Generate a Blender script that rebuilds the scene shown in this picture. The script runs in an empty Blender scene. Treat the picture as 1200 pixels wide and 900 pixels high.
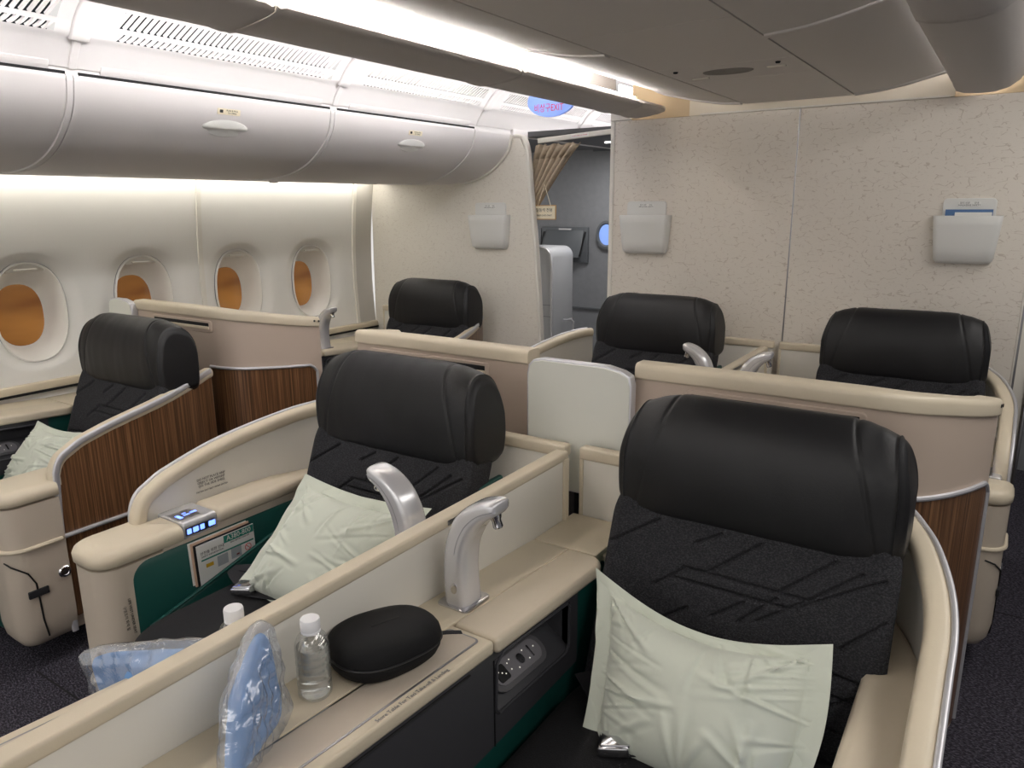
import bpy, bmesh, math, random
from mathutils import Vector, Matrix, noise
random.seed(4)
C = bpy.context.scene.collection
V = Vector
PI = math.pi

# ------------------------------------------------------------------ materials
def srgb(r, g, b):
    f = lambda c: (c/255/12.92) if c/255 <= .04045 else ((c/255+.055)/1.055)**2.4
    return (f(r), f(g), f(b), 1)

def mat(name, col, rough=.5, metal=0., bump=0., bscale=200., var=0., vscale=6., coat=0., spec=.5, sheen=0.):
    m = bpy.data.materials.new(name); m.use_nodes = True
    nt = m.node_tree; b = nt.nodes['Principled BSDF']
    b.inputs['Base Color'].default_value = col
    b.inputs['Roughness'].default_value = rough
    b.inputs['Metallic'].default_value = metal
    b.inputs['Specular IOR Level'].default_value = spec
    b.inputs['Coat Weight'].default_value = coat
    b.inputs['Coat Roughness'].default_value = .15
    b.inputs['Sheen Weight'].default_value = sheen
    tc = nt.nodes.new('ShaderNodeTexCoord')
    if var:
        n = nt.nodes.new('ShaderNodeTexNoise'); n.inputs['Scale'].default_value = vscale; n.inputs['Detail'].default_value = 4
        nt.links.new(tc.outputs['Object'], n.inputs['Vector'])
        r = nt.nodes.new('ShaderNodeMapRange'); r.inputs['From Min'].default_value = .3; r.inputs['From Max'].default_value = .7
        r.inputs['To Min'].default_value = 1-var; r.inputs['To Max'].default_value = 1+var
        nt.links.new(n.outputs['Fac'], r.inputs['Value'])
        mx = nt.nodes.new('ShaderNodeVectorMath'); mx.operation = 'SCALE'
        mx.inputs[0].default_value = col[:3]
        nt.links.new(r.outputs[0], mx.inputs['Scale'])
        nt.links.new(mx.outputs[0], b.inputs['Base Color'])
    if bump:
        n = nt.nodes.new('ShaderNodeTexNoise'); n.inputs['Scale'].default_value = bscale; n.inputs['Detail'].default_value = 3
        nt.links.new(tc.outputs['Object'], n.inputs['Vector'])
        bp = nt.nodes.new('ShaderNodeBump'); bp.inputs['Strength'].default_value = bump; bp.inputs['Distance'].default_value = .002
        nt.links.new(n.outputs['Fac'], bp.inputs['Height']); nt.links.new(bp.outputs[0], b.inputs['Normal'])
    return m

def emis(name, col, strength):
    m = bpy.data.materials.new(name); m.use_nodes = True
    b = m.node_tree.nodes['Principled BSDF']
    b.inputs['Base Color'].default_value = col
    b.inputs['Emission Color'].default_value = col
    b.inputs['Emission Strength'].default_value = strength
    return m

M = {}
M['cream'] = mat('cream_leather', srgb(213, 201, 178), .42, bump=.06, bscale=300, var=.03)
M['pad'] = mat('cream_pad_leather', srgb(207, 195, 174), .45, bump=.1, bscale=350, var=.03)
M['beige'] = mat('beige_shell_plastic', srgb(193, 176, 161), .5, bump=.08, bscale=600)
M['pod'] = mat('pod_beige_plastic', srgb(196, 184, 168), .48, bump=.06, bscale=600)
M['panel'] = mat('off_white_panel', srgb(226, 222, 212), .45, bump=.03, bscale=400)
M['whitep'] = mat('white_panel_pale', srgb(222, 223, 214), .4, bump=.03, bscale=400)
M['leather'] = mat('black_leather', srgb(25, 25, 27), .45, bump=.15, bscale=260, spec=.38)
M['green'] = mat('dark_green_plastic', srgb(22, 74, 68), .4, bump=.03, bscale=500)
M['black'] = mat('charcoal_plastic', srgb(60, 60, 64), .45, bump=.05, bscale=700)
M['plate'] = mat('plate_grey', srgb(88, 87, 90), .4)
M['plate2'] = mat('plate_light_grey', srgb(120, 118, 122), .35)
M['dark'] = mat('black_plastic', srgb(20, 20, 22), .4)
M['void'] = mat('shadow_gap', srgb(14, 14, 16), .8)
M['silver'] = mat('silver_trim', srgb(212, 212, 216), .38, metal=.55)
M['silverp'] = mat('silver_paint', srgb(214, 214, 217), .24, metal=.45, coat=.5)
M['chrome'] = mat('chrome', srgb(215, 215, 218), .16, metal=1)
M['steel'] = mat('brushed_steel', srgb(150, 150, 152), .3, metal=1)
M['binw'] = mat('bin_plastic', srgb(222, 218, 217), .5, bump=.02, bscale=300, spec=.35)
M['wallw'] = mat('side_wall_plastic', srgb(231, 229, 223), .62, bump=.03, bscale=500, spec=.25)
M['wallg'] = mat('wall_frame_grey', srgb(196, 192, 184), .5)
M['ceil'] = mat('ceiling_plastic', srgb(216, 211, 206), .55, bump=.02, bscale=300)
M['ceilb'] = mat('lip_plastic', srgb(192, 187, 184), .5)
M['slot'] = mat('grille_dark', srgb(38, 42, 46), .8, spec=.1)
M['vent'] = mat('speaker_mesh', srgb(150, 146, 140), .8, bump=.6, bscale=900)
M['pocket'] = mat('pocket_plastic', srgb(222, 222, 218), .4)
M['blue'] = mat('blue_card', srgb(74, 112, 160), .5)
M['red'] = mat('red_fabric', srgb(170, 24, 30), .6)
M['paper'] = mat('paper_white', srgb(232, 232, 228), .5)
M['paperp'] = mat('paper_peach', srgb(225, 190, 165), .6)
M['teal'] = mat('teal_print', srgb(34, 128, 112), .5)
M['ink'] = mat('ink_black', srgb(45, 44, 44), .6)
M['inkg'] = mat('ink_grey', srgb(120, 120, 124), .6)
M['inkr'] = emis('sign_red_letter', srgb(190, 20, 52), .12)
M['yellow'] = mat('yellow_print', srgb(205, 165, 40), .5)
M['pict'] = mat('grey_print', srgb(170, 176, 180), .5)
M['redp'] = mat('red_print', srgb(200, 60, 60), .5)
M['signw'] = mat('sign_card', srgb(236, 226, 200), .5)
M['gold'] = mat('sign_edge', srgb(190, 150, 90), .5)
M['curtain'] = mat('curtain_beige', srgb(180, 164, 142), .85, bump=.4, bscale=500, var=.08, vscale=60)
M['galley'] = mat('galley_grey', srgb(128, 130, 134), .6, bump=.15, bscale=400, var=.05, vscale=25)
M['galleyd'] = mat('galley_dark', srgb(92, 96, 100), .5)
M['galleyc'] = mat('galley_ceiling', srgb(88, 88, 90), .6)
M['doorg'] = mat('cabinet_grey', srgb(170, 172, 175), .45)
M['filler'] = mat('filler_cream', srgb(228, 220, 202), .55)
M['fillery'] = mat('filler_yellow', srgb(206, 184, 148), .6)
M['case'] = mat('case_fabric', srgb(17, 17, 19), .75, bump=.35, bscale=900, spec=.3)
M['belt'] = mat('belt_webbing', srgb(30, 30, 34), .8, bump=.4, bscale=700)
M['blanket'] = mat('blue_blanket', srgb(112, 156, 208), .85, bump=.2, bscale=500, var=.05, vscale=30)
M['cap'] = mat('white_bottle_cap', srgb(238, 238, 240), .45)
M['lamp'] = emis('strip_light', (1, .97, .93, 1), 34)
M['lamp_side'] = emis('wall_wash_light', (1, .97, .91, 1), 9)
M['lamp_cove'] = emis('cove_light', (1, .985, .99, 1), 12)
M['spot'] = emis('galley_spot', (1, .98, .95, 1), 4)
M['led'] = emis('blue_backlight', (.12, .22, 1, 1), 2.2)
M['exitblue'] = emis('exit_sign_blue', srgb(122, 150, 222), .28)
M['ledw'] = emis('socket_dot', (1, .95, .85, 1), .35)

def wood():
    m = mat('striped_wood', srgb(92, 58, 36), .33, coat=.25)
    nt = m.node_tree; b = nt.nodes['Principled BSDF']
    tc = nt.nodes.new('ShaderNodeTexCoord'); mp = nt.nodes.new('ShaderNodeMapping')
    mp.inputs['Scale'].default_value = (150, 150, 1.6)
    n = nt.nodes.new('ShaderNodeTexNoise'); n.inputs['Scale'].default_value = 1; n.inputs['Detail'].default_value = 6; n.inputs['Roughness'].default_value = .65
    cr = nt.nodes.new('ShaderNodeValToRGB')
    cr.color_ramp.elements[0].position = .33; cr.color_ramp.elements[0].color = srgb(64, 42, 26)
    cr.color_ramp.elements[1].position = .68; cr.color_ramp.elements[1].color = srgb(152, 112, 76)
    e = cr.color_ramp.elements.new(.5); e.color = srgb(104, 72, 48)
    nt.links.new(tc.outputs['Object'], mp.inputs['Vector']); nt.links.new(mp.outputs[0], n.inputs['Vector'])
    nt.links.new(n.outputs['Fac'], cr.inputs['Fac']); nt.links.new(cr.outputs[0], b.inputs['Base Color'])
    return m
M['wood'] = wood()

def weave(name, c1, c2, scale, bump, rough=.85, stretch=(1, 1, 1), dist=.003, sheen=0):
    m = mat(name, c1, rough, sheen=sheen, spec=.3)
    nt = m.node_tree; b = nt.nodes['Principled BSDF']
    tc = nt.nodes.new('ShaderNodeTexCoord'); mp = nt.nodes.new('ShaderNodeMapping'); mp.inputs['Scale'].default_value = stretch
    mp.inputs['Rotation'].default_value = (0, 0, .5)
    v = nt.nodes.new('ShaderNodeTexVoronoi'); v.inputs['Scale'].default_value = scale
    n = nt.nodes.new('ShaderNodeTexNoise'); n.inputs['Scale'].default_value = scale*.7; n.inputs['Detail'].default_value = 3
    mx = nt.nodes.new('ShaderNodeMix'); mx.data_type = 'RGBA'
    mx.inputs['A'].default_value = c1; mx.inputs['B'].default_value = c2
    ad = nt.nodes.new('ShaderNodeMath'); ad.operation = 'MULTIPLY'
    r = nt.nodes.new('ShaderNodeMapRange'); r.inputs['From Min'].default_value = .42; r.inputs['From Max'].default_value = .62
    nt.links.new(tc.outputs['Object'], mp.inputs['Vector'])
    nt.links.new(mp.outputs[0], v.inputs['Vector']); nt.links.new(mp.outputs[0], n.inputs['Vector'])
    nt.links.new(n.outputs['Fac'], r.inputs['Value'])
    iv = nt.nodes.new('ShaderNodeMath'); iv.operation = 'SUBTRACT'; iv.inputs[0].default_value = 1; iv.use_clamp = True
    nt.links.new(v.outputs['Distance'], iv.inputs[1])
    nt.links.new(r.outputs[0], ad.inputs[0]); nt.links.new(iv.outputs[0], ad.inputs[1])
    nt.links.new(ad.outputs[0], mx.inputs['Factor']); nt.links.new(mx.outputs['Result'], b.inputs['Base Color'])
    bp = nt.nodes.new('ShaderNodeBump'); bp.inputs['Strength'].default_value = bump; bp.inputs['Distance'].default_value = dist
    nt.links.new(iv.outputs[0], bp.inputs['Height']); nt.links.new(bp.outputs[0], b.inputs['Normal'])
    return m
M['fabric'] = weave('black_seat_fabric', srgb(34, 34, 37), srgb(72, 72, 77), 330, .6, stretch=(1, 1, 1.6), dist=.002)
M['carpet'] = weave('dark_navy_carpet', srgb(34, 33, 41), srgb(118, 112, 126), 140, .8, .95, (1, 2.2, 1), .006)
M['cushion'] = weave('black_cushion_cloth', srgb(26, 26, 28), srgb(38, 38, 41), 420, .25)

def pillow_mat():
    m = mat('pale_green_cotton', srgb(205, 210, 196), .8, bump=.12, bscale=900, sheen=.2)
    return m
M['pillow'] = pillow_mat()

def wallpaper(name, base, line, scale):
    m = mat(name, base, .6)
    nt = m.node_tree; b = nt.nodes['Principled BSDF']
    tc = nt.nodes.new('ShaderNodeTexCoord'); mp = nt.nodes.new('ShaderNodeMapping'); mp.inputs['Scale'].default_value = (1, 1, 1.9)
    nt.links.new(tc.outputs['Object'], mp.inputs['Vector'])
    wn = nt.nodes.new('ShaderNodeTexNoise'); wn.inputs['Scale'].default_value = 12; wn.inputs['Detail'].default_value = 2
    nt.links.new(mp.outputs[0], wn.inputs['Vector'])
    dm = nt.nodes.new('ShaderNodeVectorMath'); dm.operation = 'MULTIPLY_ADD'; dm.inputs[1].default_value = (.06, .06, .06)
    nt.links.new(wn.outputs['Color'], dm.inputs[0]); nt.links.new(mp.outputs[0], dm.inputs[2])
    v = nt.nodes.new('ShaderNodeTexVoronoi'); v.feature = 'DISTANCE_TO_EDGE'; v.inputs['Scale'].default_value = scale
    nt.links.new(dm.outputs[0], v.inputs['Vector'])
    r = nt.nodes.new('ShaderNodeMapRange'); r.inputs['From Min'].default_value = .012; r.inputs['From Max'].default_value = .045
    r.inputs['To Min'].default_value = 1; r.inputs['To Max'].default_value = 0
    nt.links.new(v.outputs['Distance'], r.inputs['Value'])
    n2 = nt.nodes.new('ShaderNodeTexNoise'); n2.inputs['Scale'].default_value = scale*1.6; n2.inputs['Detail'].default_value = 1
    nt.links.new(mp.outputs[0], n2.inputs['Vector'])
    r2 = nt.nodes.new('ShaderNodeMapRange'); r2.inputs['From Min'].default_value = .5; r2.inputs['From Max'].default_value = .56
    nt.links.new(n2.outputs['Fac'], r2.inputs['Value'])
    mu = nt.nodes.new('ShaderNodeMath'); mu.operation = 'MULTIPLY'
    nt.links.new(r.outputs[0], mu.inputs[0]); nt.links.new(r2.outputs[0], mu.inputs[1])
    n3 = nt.nodes.new('ShaderNodeTexNoise'); n3.inputs['Scale'].default_value = 90; n3.inputs['Detail'].default_value = 3
    nt.links.new(mp.outputs[0], n3.inputs['Vector'])
    r3 = nt.nodes.new('ShaderNodeMapRange'); r3.inputs['From Min'].default_value = .62; r3.inputs['From Max'].default_value = .72; r3.inputs['To Max'].default_value = .5
    nt.links.new(n3.outputs['Fac'], r3.inputs['Value'])
    mxx = nt.nodes.new('ShaderNodeMath'); mxx.operation = 'MAXIMUM'
    nt.links.new(mu.outputs[0], mxx.inputs[0]); nt.links.new(r3.outputs[0], mxx.inputs[1])
    mx = nt.nodes.new('ShaderNodeMix'); mx.data_type = 'RGBA'; mx.inputs['A'].default_value = base; mx.inputs['B'].default_value = line
    m3 = nt.nodes.new('ShaderNodeMath'); m3.operation = 'MULTIPLY'; m3.inputs[1].default_value = .8
    nt.links.new(mxx.outputs[0], m3.inputs[0])
    nt.links.new(m3.outputs[0], mx.inputs['Factor']); nt.links.new(mx.outputs['Result'], b.inputs['Base Color'])
    return m
M['bulk'] = wallpaper('bulkhead_pattern', srgb(224, 217, 206), srgb(190, 178, 164), 19)
M['bulk2'] = wallpaper('bulkhead_pattern_left', srgb(226, 221, 210), srgb(206, 198, 186), 26)

def pane_mat():
    m = bpy.data.materials.new('amber_window_pane'); m.use_nodes = True
    nt = m.node_tree; b = nt.nodes['Principled BSDF']
    b.inputs['Base Color'].default_value = srgb(90, 50, 20); b.inputs['Roughness'].default_value = .12
    tc = nt.nodes.new('ShaderNodeTexCoord')
    mp = nt.nodes.new('ShaderNodeMapping'); mp.inputs['Scale'].default_value = (1, 1, 4)
    n = nt.nodes.new('ShaderNodeTexNoise'); n.inputs['Scale'].default_value = 1.6; n.inputs['Detail'].default_value = 3
    cr = nt.nodes.new('ShaderNodeValToRGB')
    cr.color_ramp.elements[0].position = .35; cr.color_ramp.elements[0].color = srgb(112, 74, 44)
    cr.color_ramp.elements[1].position = .7; cr.color_ramp.elements[1].color = srgb(176, 122, 64)
    nt.links.new(tc.outputs['Object'], mp.inputs['Vector']); nt.links.new(mp.outputs[0], n.inputs['Vector'])
    nt.links.new(n.outputs['Fac'], cr.inputs['Fac']); nt.links.new(cr.outputs[0], b.inputs['Emission Color'])
    b.inputs['Emission Strength'].default_value = .36
    return m
M['pane'] = pane_mat()

def glassy(name, tint, rough, alpha, spec_w=None, white=0.):
    m = bpy.data.materials.new(name); m.use_nodes = True
    nt = m.node_tree; nt.nodes.clear()
    out = nt.nodes.new('ShaderNodeOutputMaterial')
    tr = nt.nodes.new('ShaderNodeBsdfTransparent'); tr.inputs['Color'].default_value = tint
    gl = nt.nodes.new('ShaderNodeBsdfGlossy'); gl.inputs['Roughness'].default_value = rough
    df = nt.nodes.new('ShaderNodeBsdfDiffuse'); df.inputs['Color'].default_value = (.9, .92, .95, 1)
    fr = nt.nodes.new('ShaderNodeLayerWeight'); fr.inputs['Blend'].default_value = .25
    tc = nt.nodes.new('ShaderNodeTexCoord'); n = nt.nodes.new('ShaderNodeTexNoise'); n.inputs['Scale'].default_value = 14; n.inputs['Detail'].default_value = 3; n.inputs['Distortion'].default_value = 1
    nt.links.new(tc.outputs['Object'], n.inputs['Vector'])
    bp = nt.nodes.new('ShaderNodeBump'); bp.inputs['Strength'].default_value = .8; bp.inputs['Distance'].default_value = .012
    nt.links.new(n.outputs['Fac'], bp.inputs['Height']); nt.links.new(bp.outputs[0], gl.inputs['Normal'])
    m1 = nt.nodes.new('ShaderNodeMixShader'); m2 = nt.nodes.new('ShaderNodeMixShader')
    m1.inputs[0].default_value = white
    nt.links.new(tr.outputs[0], m1.inputs[1]); nt.links.new(df.outputs[0], m1.inputs[2])
    mr = nt.nodes.new('ShaderNodeMapRange'); mr.inputs['To Min'].default_value = alpha; mr.inputs['To Max'].default_value = .75
    nt.links.new(fr.outputs['Facing'], mr.inputs['Value'])
    nt.links.new(mr.outputs[0], m2.inputs[0]); nt.links.new(m1.outputs[0], m2.inputs[1]); nt.links.new(gl.outputs[0], m2.inputs[2])
    nt.links.new(m2.outputs[0], out.inputs[0])
    return m
M['bag'] = glassy('clear_plastic_bag', (.93, .95, .98, 1), .18, .10, white=.13)
def water():
    m = bpy.data.materials.new('water_and_bottle'); m.use_nodes = True
    b = m.node_tree.nodes['Principled BSDF']
    b.inputs['Base Color'].default_value = (.97, .98, .98, 1); b.inputs['Roughness'].default_value = .02
    b.inputs['IOR'].default_value = 1.3; b.inputs['Transmission Weight'].default_value = 1
    return m
M['water'] = water()
M['clear'] = glassy('clear_bottle', (.96, .98, .98, 1), .06, .16, white=.06)

# ------------------------------------------------------------------ mesh helpers
def obj(name, bm, m, parent=None, smooth=35):
    me = bpy.data.meshes.new(name)
    bmesh.ops.recalc_face_normals(bm, faces=bm.faces)
    bm.to_mesh(me); bm.free()
    if parent is not None:
        off = parent_world(parent)
        me.transform(Matrix.Translation(-off))
    me.materials.append(m)
    if smooth:
        me.shade_smooth(); me.set_sharp_from_angle(angle=math.radians(smooth))
    o = bpy.data.objects.new(name, me); C.objects.link(o)
    if parent is not None: o.parent = parent
    return o

def parent_world(p):
    v = V((0, 0, 0))
    while p is not None:
        v += p.location; p = p.parent
    return v

def thing(name, label, cat, loc=(0, 0, 0), group=None):
    o = bpy.data.objects.new(name, None); C.objects.link(o); o.location = loc
    o.empty_display_size = .05
    tag(o, label, cat, group); return o

def tag(o, label, cat, group=None):
    o['label'] = label; o['category'] = cat
    if group: o['group'] = group
    return o

def rebase(o, loc):
    loc = V(loc); o.data.transform(Matrix.Translation(-loc)); o.location = loc; return o

def struct(o):
    o['kind'] = 'structure'; return o

def BM(): return bmesh.new()

def box(bm, x0, x1, y0, y1, z0, z1, bev=0., seg=2):
    t = bmesh.new()
    bmesh.ops.create_cube(t, size=1)
    for v in t.verts:
        v.co = V(((x0+x1)/2+v.co.x*(x1-x0), (y0+y1)/2+v.co.y*(y1-y0), (z0+z1)/2+v.co.z*(z1-z0)))
    if bev: bmesh.ops.bevel(t, geom=t.edges[:], offset=bev, segments=seg, profile=.5, affect='EDGES')
    merge(bm, t); return bm

def merge(bm, t, mtx=None):
    me = bpy.data.meshes.new('tmp'); t.to_mesh(me); t.free()
    if mtx is not None: me.transform(mtx)
    bm.from_mesh(me); bpy.data.meshes.remove(me)

def prism(bm, pts, axis, a, b, bev=0., seg=2):
    """polygon pts (2D) extruded along axis 'x','y','z' from a to b"""
    def P(p, t):
        return V((t, p[0], p[1])) if axis == 'x' else V((p[0], t, p[1])) if axis == 'y' else V((p[0], p[1], t))
    t = bmesh.new()
    va = [t.verts.new(P(p, a)) for p in pts]; vb = [t.verts.new(P(p, b)) for p in pts]
    n = len(pts)
    t.faces.new(va); t.faces.new(vb[::-1])
    for i in range(n): t.faces.new((va[i], vb[i], vb[(i+1) % n], va[(i+1) % n]))
    if bev:
        bmesh.ops.recalc_face_normals(t, faces=t.faces)
        es = [e for e in t.edges if e.calc_face_angle(0) > math.radians(40)]
        bmesh.ops.bevel(t, geom=es, offset=bev, segments=seg, profile=.5, affect='EDGES')
    merge(bm, t); return bm

def rrect(x0, x1, y0, y1, r, n=5):
    pts = []
    rs = r if isinstance(r, (list, tuple)) else [r]*4   # order: (x1,y1),(x0,y1),(x0,y0),(x1,y0)
    for (cx, cy, a, rr) in ((x1-rs[0], y1-rs[0], 0, rs[0]), (x0+rs[1], y1-rs[1], 90, rs[1]), (x0+rs[2], y0+rs[2], 180, rs[2]), (x1-rs[3], y0+rs[3], 270, rs[3])):
        for k in range(n+1):
            t = math.radians(a+90*k/n); pts.append((cx+rr*math.cos(t), cy+rr*math.sin(t)))
    return pts

def sweep(bm, path, prof, side=None, closed=False, caps=True, scales=None):
    """prof: list of (side, up). side: fixed side vector or None = horizontal perpendicular"""
    path = [V(p) for p in path]; n = len(path); rings = []
    for i, p in enumerate(path):
        if closed: tg = (path[(i+1) % n]-path[i-1])
        else: tg = path[min(i+1, n-1)]-path[max(i-1, 0)]
        tg.normalize()
        if side is None: s = tg.cross(V((0, 0, 1)))
        else: s = V(side) - V(side).dot(tg)*tg
        if s.length < 1e-5: s = V((1, 0, 0))
        s.normalize(); u = s.cross(tg); 
        k = scales[i] if scales else (1, 1)
        rings.append([bm.verts.new(p+s*a*k[0]+u*b*k[1]) for a, b in prof])
    m = len(prof)
    for i in range(n if closed else n-1):
        r0, r1 = rings[i], rings[(i+1) % n]
        for j in range(m): bm.faces.new((r0[j], r0[(j+1) % m], r1[(j+1) % m], r1[j]))
    if caps and not closed:
        bm.faces.new(rings[0]); bm.faces.new(rings[-1][::-1])
    return bm

def circ(r, n=10, ry=None):
    ry = r if ry is None else ry
    return [(r*math.cos(2*PI*k/n), ry*math.sin(2*PI*k/n)) for k in range(n)]

def loft(bm, rings, closed=True, caps=False):
    vs = [[bm.verts.new(p) for p in r] for r in rings]
    m = len(vs[0])
    for a, b in zip(vs, vs[1:]):
        for j in range(m if closed else m-1):
            bm.faces.new((a[j], a[(j+1) % m], b[(j+1) % m], b[j]))
    if caps: bm.faces.new(vs[0]); bm.faces.new(vs[-1][::-1])
    return bm

def lathe(bm, prof, loc, n=28, tilt=None):
    rings = []
    for r, z in prof:
        rings.append([V((r*math.cos(2*PI*k/n), r*math.sin(2*PI*k/n), z)) for k in range(n)])
    t = bmesh.new(); loft(t, rings, True, True)
    merge(bm, t, Matrix.Translation(V(loc)) @ (tilt if tilt is not None else Matrix()))
    return bm

def catmull(pts, k=6):
    pts = [V(p) for p in pts]; out = []
    for i in range(len(pts)-1):
        p0 = pts[max(i-1, 0)]; p1 = pts[i]; p2 = pts[i+1]; p3 = pts[min(i+2, len(pts)-1)]
        for j in range(k):
            t = j/k
            out.append(.5*((2*p1)+(-p0+p2)*t+(2*p0-5*p1+4*p2-p3)*t*t+(-p0+3*p1-3*p2+p3)*t**3))
    out.append(pts[-1]); return out

def interp(x, tab):
    if x <= tab[0][0]: return tab[0][1]
    for (a, va), (b, vb) in zip(tab, tab[1:]):
        if x <= b:
            return va+(vb-va)*(x-a)/(b-a)
    return tab[-1][1]

def superbox(bm, c, h, n=4., sub=24, fn=None):
    t = bmesh.new(); bmesh.ops.create_cube(t, size=2)
    bmesh.ops.subdivide_edges(t, edges=t.edges[:], cuts=sub, use_grid_fill=True)
    ns = n if isinstance(n, (tuple, list)) else (n, n, n)
    for v in t.verts:
        p = v.co.copy()
        # tangent warp so cells are even
        q = V([math.tan(a*PI/4) for a in p])
        k = max(abs(q.x), abs(q.y), abs(q.z)); d = q
        lo, hi = 0., 2.
        for _ in range(22):
            md = (lo+hi)/2
            s = abs(d.x*md)**ns[0]+abs(d.y*md)**ns[1]+abs(d.z*md)**ns[2]
            if s > 1: hi = md
            else: lo = md
        q = d*lo
        if fn: q = fn(q)
        v.co = V((c[0]+q.x*h[0], c[1]+q.y*h[1], c[2]+q.z*h[2]))
    merge(bm, t); return bm

def text_mesh(bm, body, size, loc, right, up, depth=.0004, align='CENTER', xs=1.):
    cu = bpy.data.curves.new('t', 'FONT'); cu.body = body; cu.size = size; cu.align_x = align; cu.align_y = 'CENTER'
    cu.extrude = depth; cu.resolution_u = 2
    o = bpy.data.objects.new('t', cu); C.objects.link(o)
    dg = bpy.context.evaluated_depsgraph_get(); dg.update()
    me = bpy.data.meshes.new_from_object(o.evaluated_get(dg))
    r = V(right).normalized(); u = V(up); u = (u-u.dot(r)*r).normalized(); nn = r.cross(u)
    mt = Matrix(((r.x*xs, u.x, nn.x, loc[0]), (r.y*xs, u.y, nn.y, loc[1]), (r.z*xs, u.z, nn.z, loc[2]), (0, 0, 0, 1)))
    me.transform(mt); bm.from_mesh(me)
    bpy.data.objects.remove(o); bpy.data.curves.remove(cu); bpy.data.meshes.remove(me)
    return bm

def plate(bm, loc, right, up, w, h, t=.001, r=.0):
    """thin rounded plate centred at loc, thickness along right x up"""
    rt = V(right).normalized(); u = V(up); u = (u-u.dot(rt)*rt).normalized(); n = rt.cross(u); loc = V(loc)
    pts = rrect(-w/2, w/2, -h/2, h/2, max(r, 1e-4), 4 if r else 1)
    a = [bm.verts.new(loc+rt*x+u*y) for x, y in pts]; b = [bm.verts.new(loc+rt*x+u*y+n*t) for x, y in pts]
    bm.faces.new(a); bm.faces.new(b[::-1]); k = len(pts)
    for i in range(k): bm.faces.new((a[i], a[(i+1) % k], b[(i+1) % k], b[i]))
    return bm

# ------------------------------------------------------------------ camera
Rm = Matrix(((0.83370578, -0.12359015, 0.53820085), (0.55216457, 0.19892798, -0.80965545), (-0.00699777, 0.97218987, 0.2340895)))
cam = bpy.data.cameras.new('camera'); cam.sensor_width = 36; cam.lens = 871/1200*36; cam.clip_start = .02
co = bpy.data.objects.new('camera', cam); C.objects.link(co)
co.matrix_world = Matrix.Translation((0, 0, 1.6)) @ Rm.to_4x4()
bpy.context.scene.camera = co

# ------------------------------------------------------------------ cabin shell
YB = 3.85
bm = BM(); box(bm, -4.1, 1.6, -2.5, 5.6, -.06, 0)
struct(obj('floor', bm, M['carpet'], smooth=0))
bm = BM()
for x in (.32,):
    box(bm, x, x+.006, -1, 3.8, 0, .0012)
box(bm, -2.7, 1.5, 3.3, 3.306, 0, .0012); box(bm, -2.7, -2.13, 1.0, 1.006, 0, .0012)
struct(obj('trim_1', bm, M['void'], smooth=0))

# side wall with four window dishes
WX = -3.73
def wall_x(z): return interp(z, [(0, -3.60), (.4, -3.66), (.75, -3.72), (1.1, -3.74), (1.35, -3.735), (1.55, -3.715), (1.8, -3.68), (2.0, -3.6)])
wins = [(1.63, 1.13), (2.185, 1.13), (2.745, 1.13), (3.30, 1.13)]
HY, HZ = .150, .225           # opening half sizes
def sellipse(cy, cz, a, b, n=2.5, k=40):
    out = []
    for i in range(k):
        t = 2*PI*i/k
        c, s = math.cos(t), math.sin(t)
        out.append((cy+a*math.copysign(abs(c)**(2/n), c), cz+b*math.copysign(abs(s)**(2/n), s)))
    return out
def wall_panel(bm, y0, y1, centers):
    """wall strip from y0 to y1, a cell with a hole per window"""
    zs = [0.0, .4, .75, .84]; 
    cells = []
    ys = [y0]
    for c in centers:
        ys += [c-.27, c+.27]
    ys.append(y1)
    def quad(ya, yb, za, zb, n=8):
        for i in range(n):
            a = za+(zb-za)*i/n; b = za+(zb-za)*(i+1)/n
            bm.faces.new([bm.verts.new((wall_x(q), y, q)) for y, q in ((ya, a), (yb, a), (yb, b), (ya, b))])
    quad(y0, y1, 0, .84, 6); quad(y0, y1, 1.42, 1.8, 8)
    for i in range(0, len(ys)-1, 2):
        if ys[i+1]-ys[i] > 1e-3: quad(ys[i], ys[i+1], .84, 1.42, 10)
    for c in centers:
        K = 48
        def outer(t):
            c_, s_ = math.cos(t), math.sin(t)
            m_ = max(abs(c_)/.27, abs(s_)/.29)
            if abs((math.degrees(t) % 90)-45) < 1: return (c+math.copysign(.27, c_), 1.13+math.copysign(.29, s_))
            return (c+c_/m_, 1.13+s_/m_)
        rings = []
        specs = [(.235, .275, .0), (.215, .262, .004), (.185, .25, .016), (.168, .24, .022), (.160, .233, .024)]
        r0 = [V((wall_x(z), y, z)) for y, z in (outer(2*PI*k/K) for k in range(K))]
        rings.append(r0)
        for a, b, d in specs:
            n = 2.35
            ring = []
            for k in range(K):
                t = 2*PI*k/K; c_, s_ = math.cos(t), math.sin(t)
                rr = (abs(c_/a)**n+abs(s_/b)**n)**(-1/n)
                y = c+rr*c_; z = 1.13+rr*s_
                ring.append(V((wall_x(z)-d, y, z)))
            rings.append(ring)
        loft(bm, rings, True)
bm = BM(); wall_panel(bm, -1.6, 2.505, [.51, 1.07, 1.63, 2.185])
bmesh.ops.remove_doubles(bm, verts=bm.verts, dist=1e-4)
o = struct(obj('wall_left', bm, M['wallw'], smooth=40))
bm = BM(); wall_panel(bm, 2.52, 3.67, [2.795-.03, 3.32])
bmesh.ops.remove_doubles(bm, verts=bm.verts, dist=1e-4)
struct(obj('wall_left_forward', bm, M['wallw'], smooth=40))
WC = [.51, 1.07, 1.63, 2.185, 2.765, 3.32]
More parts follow.
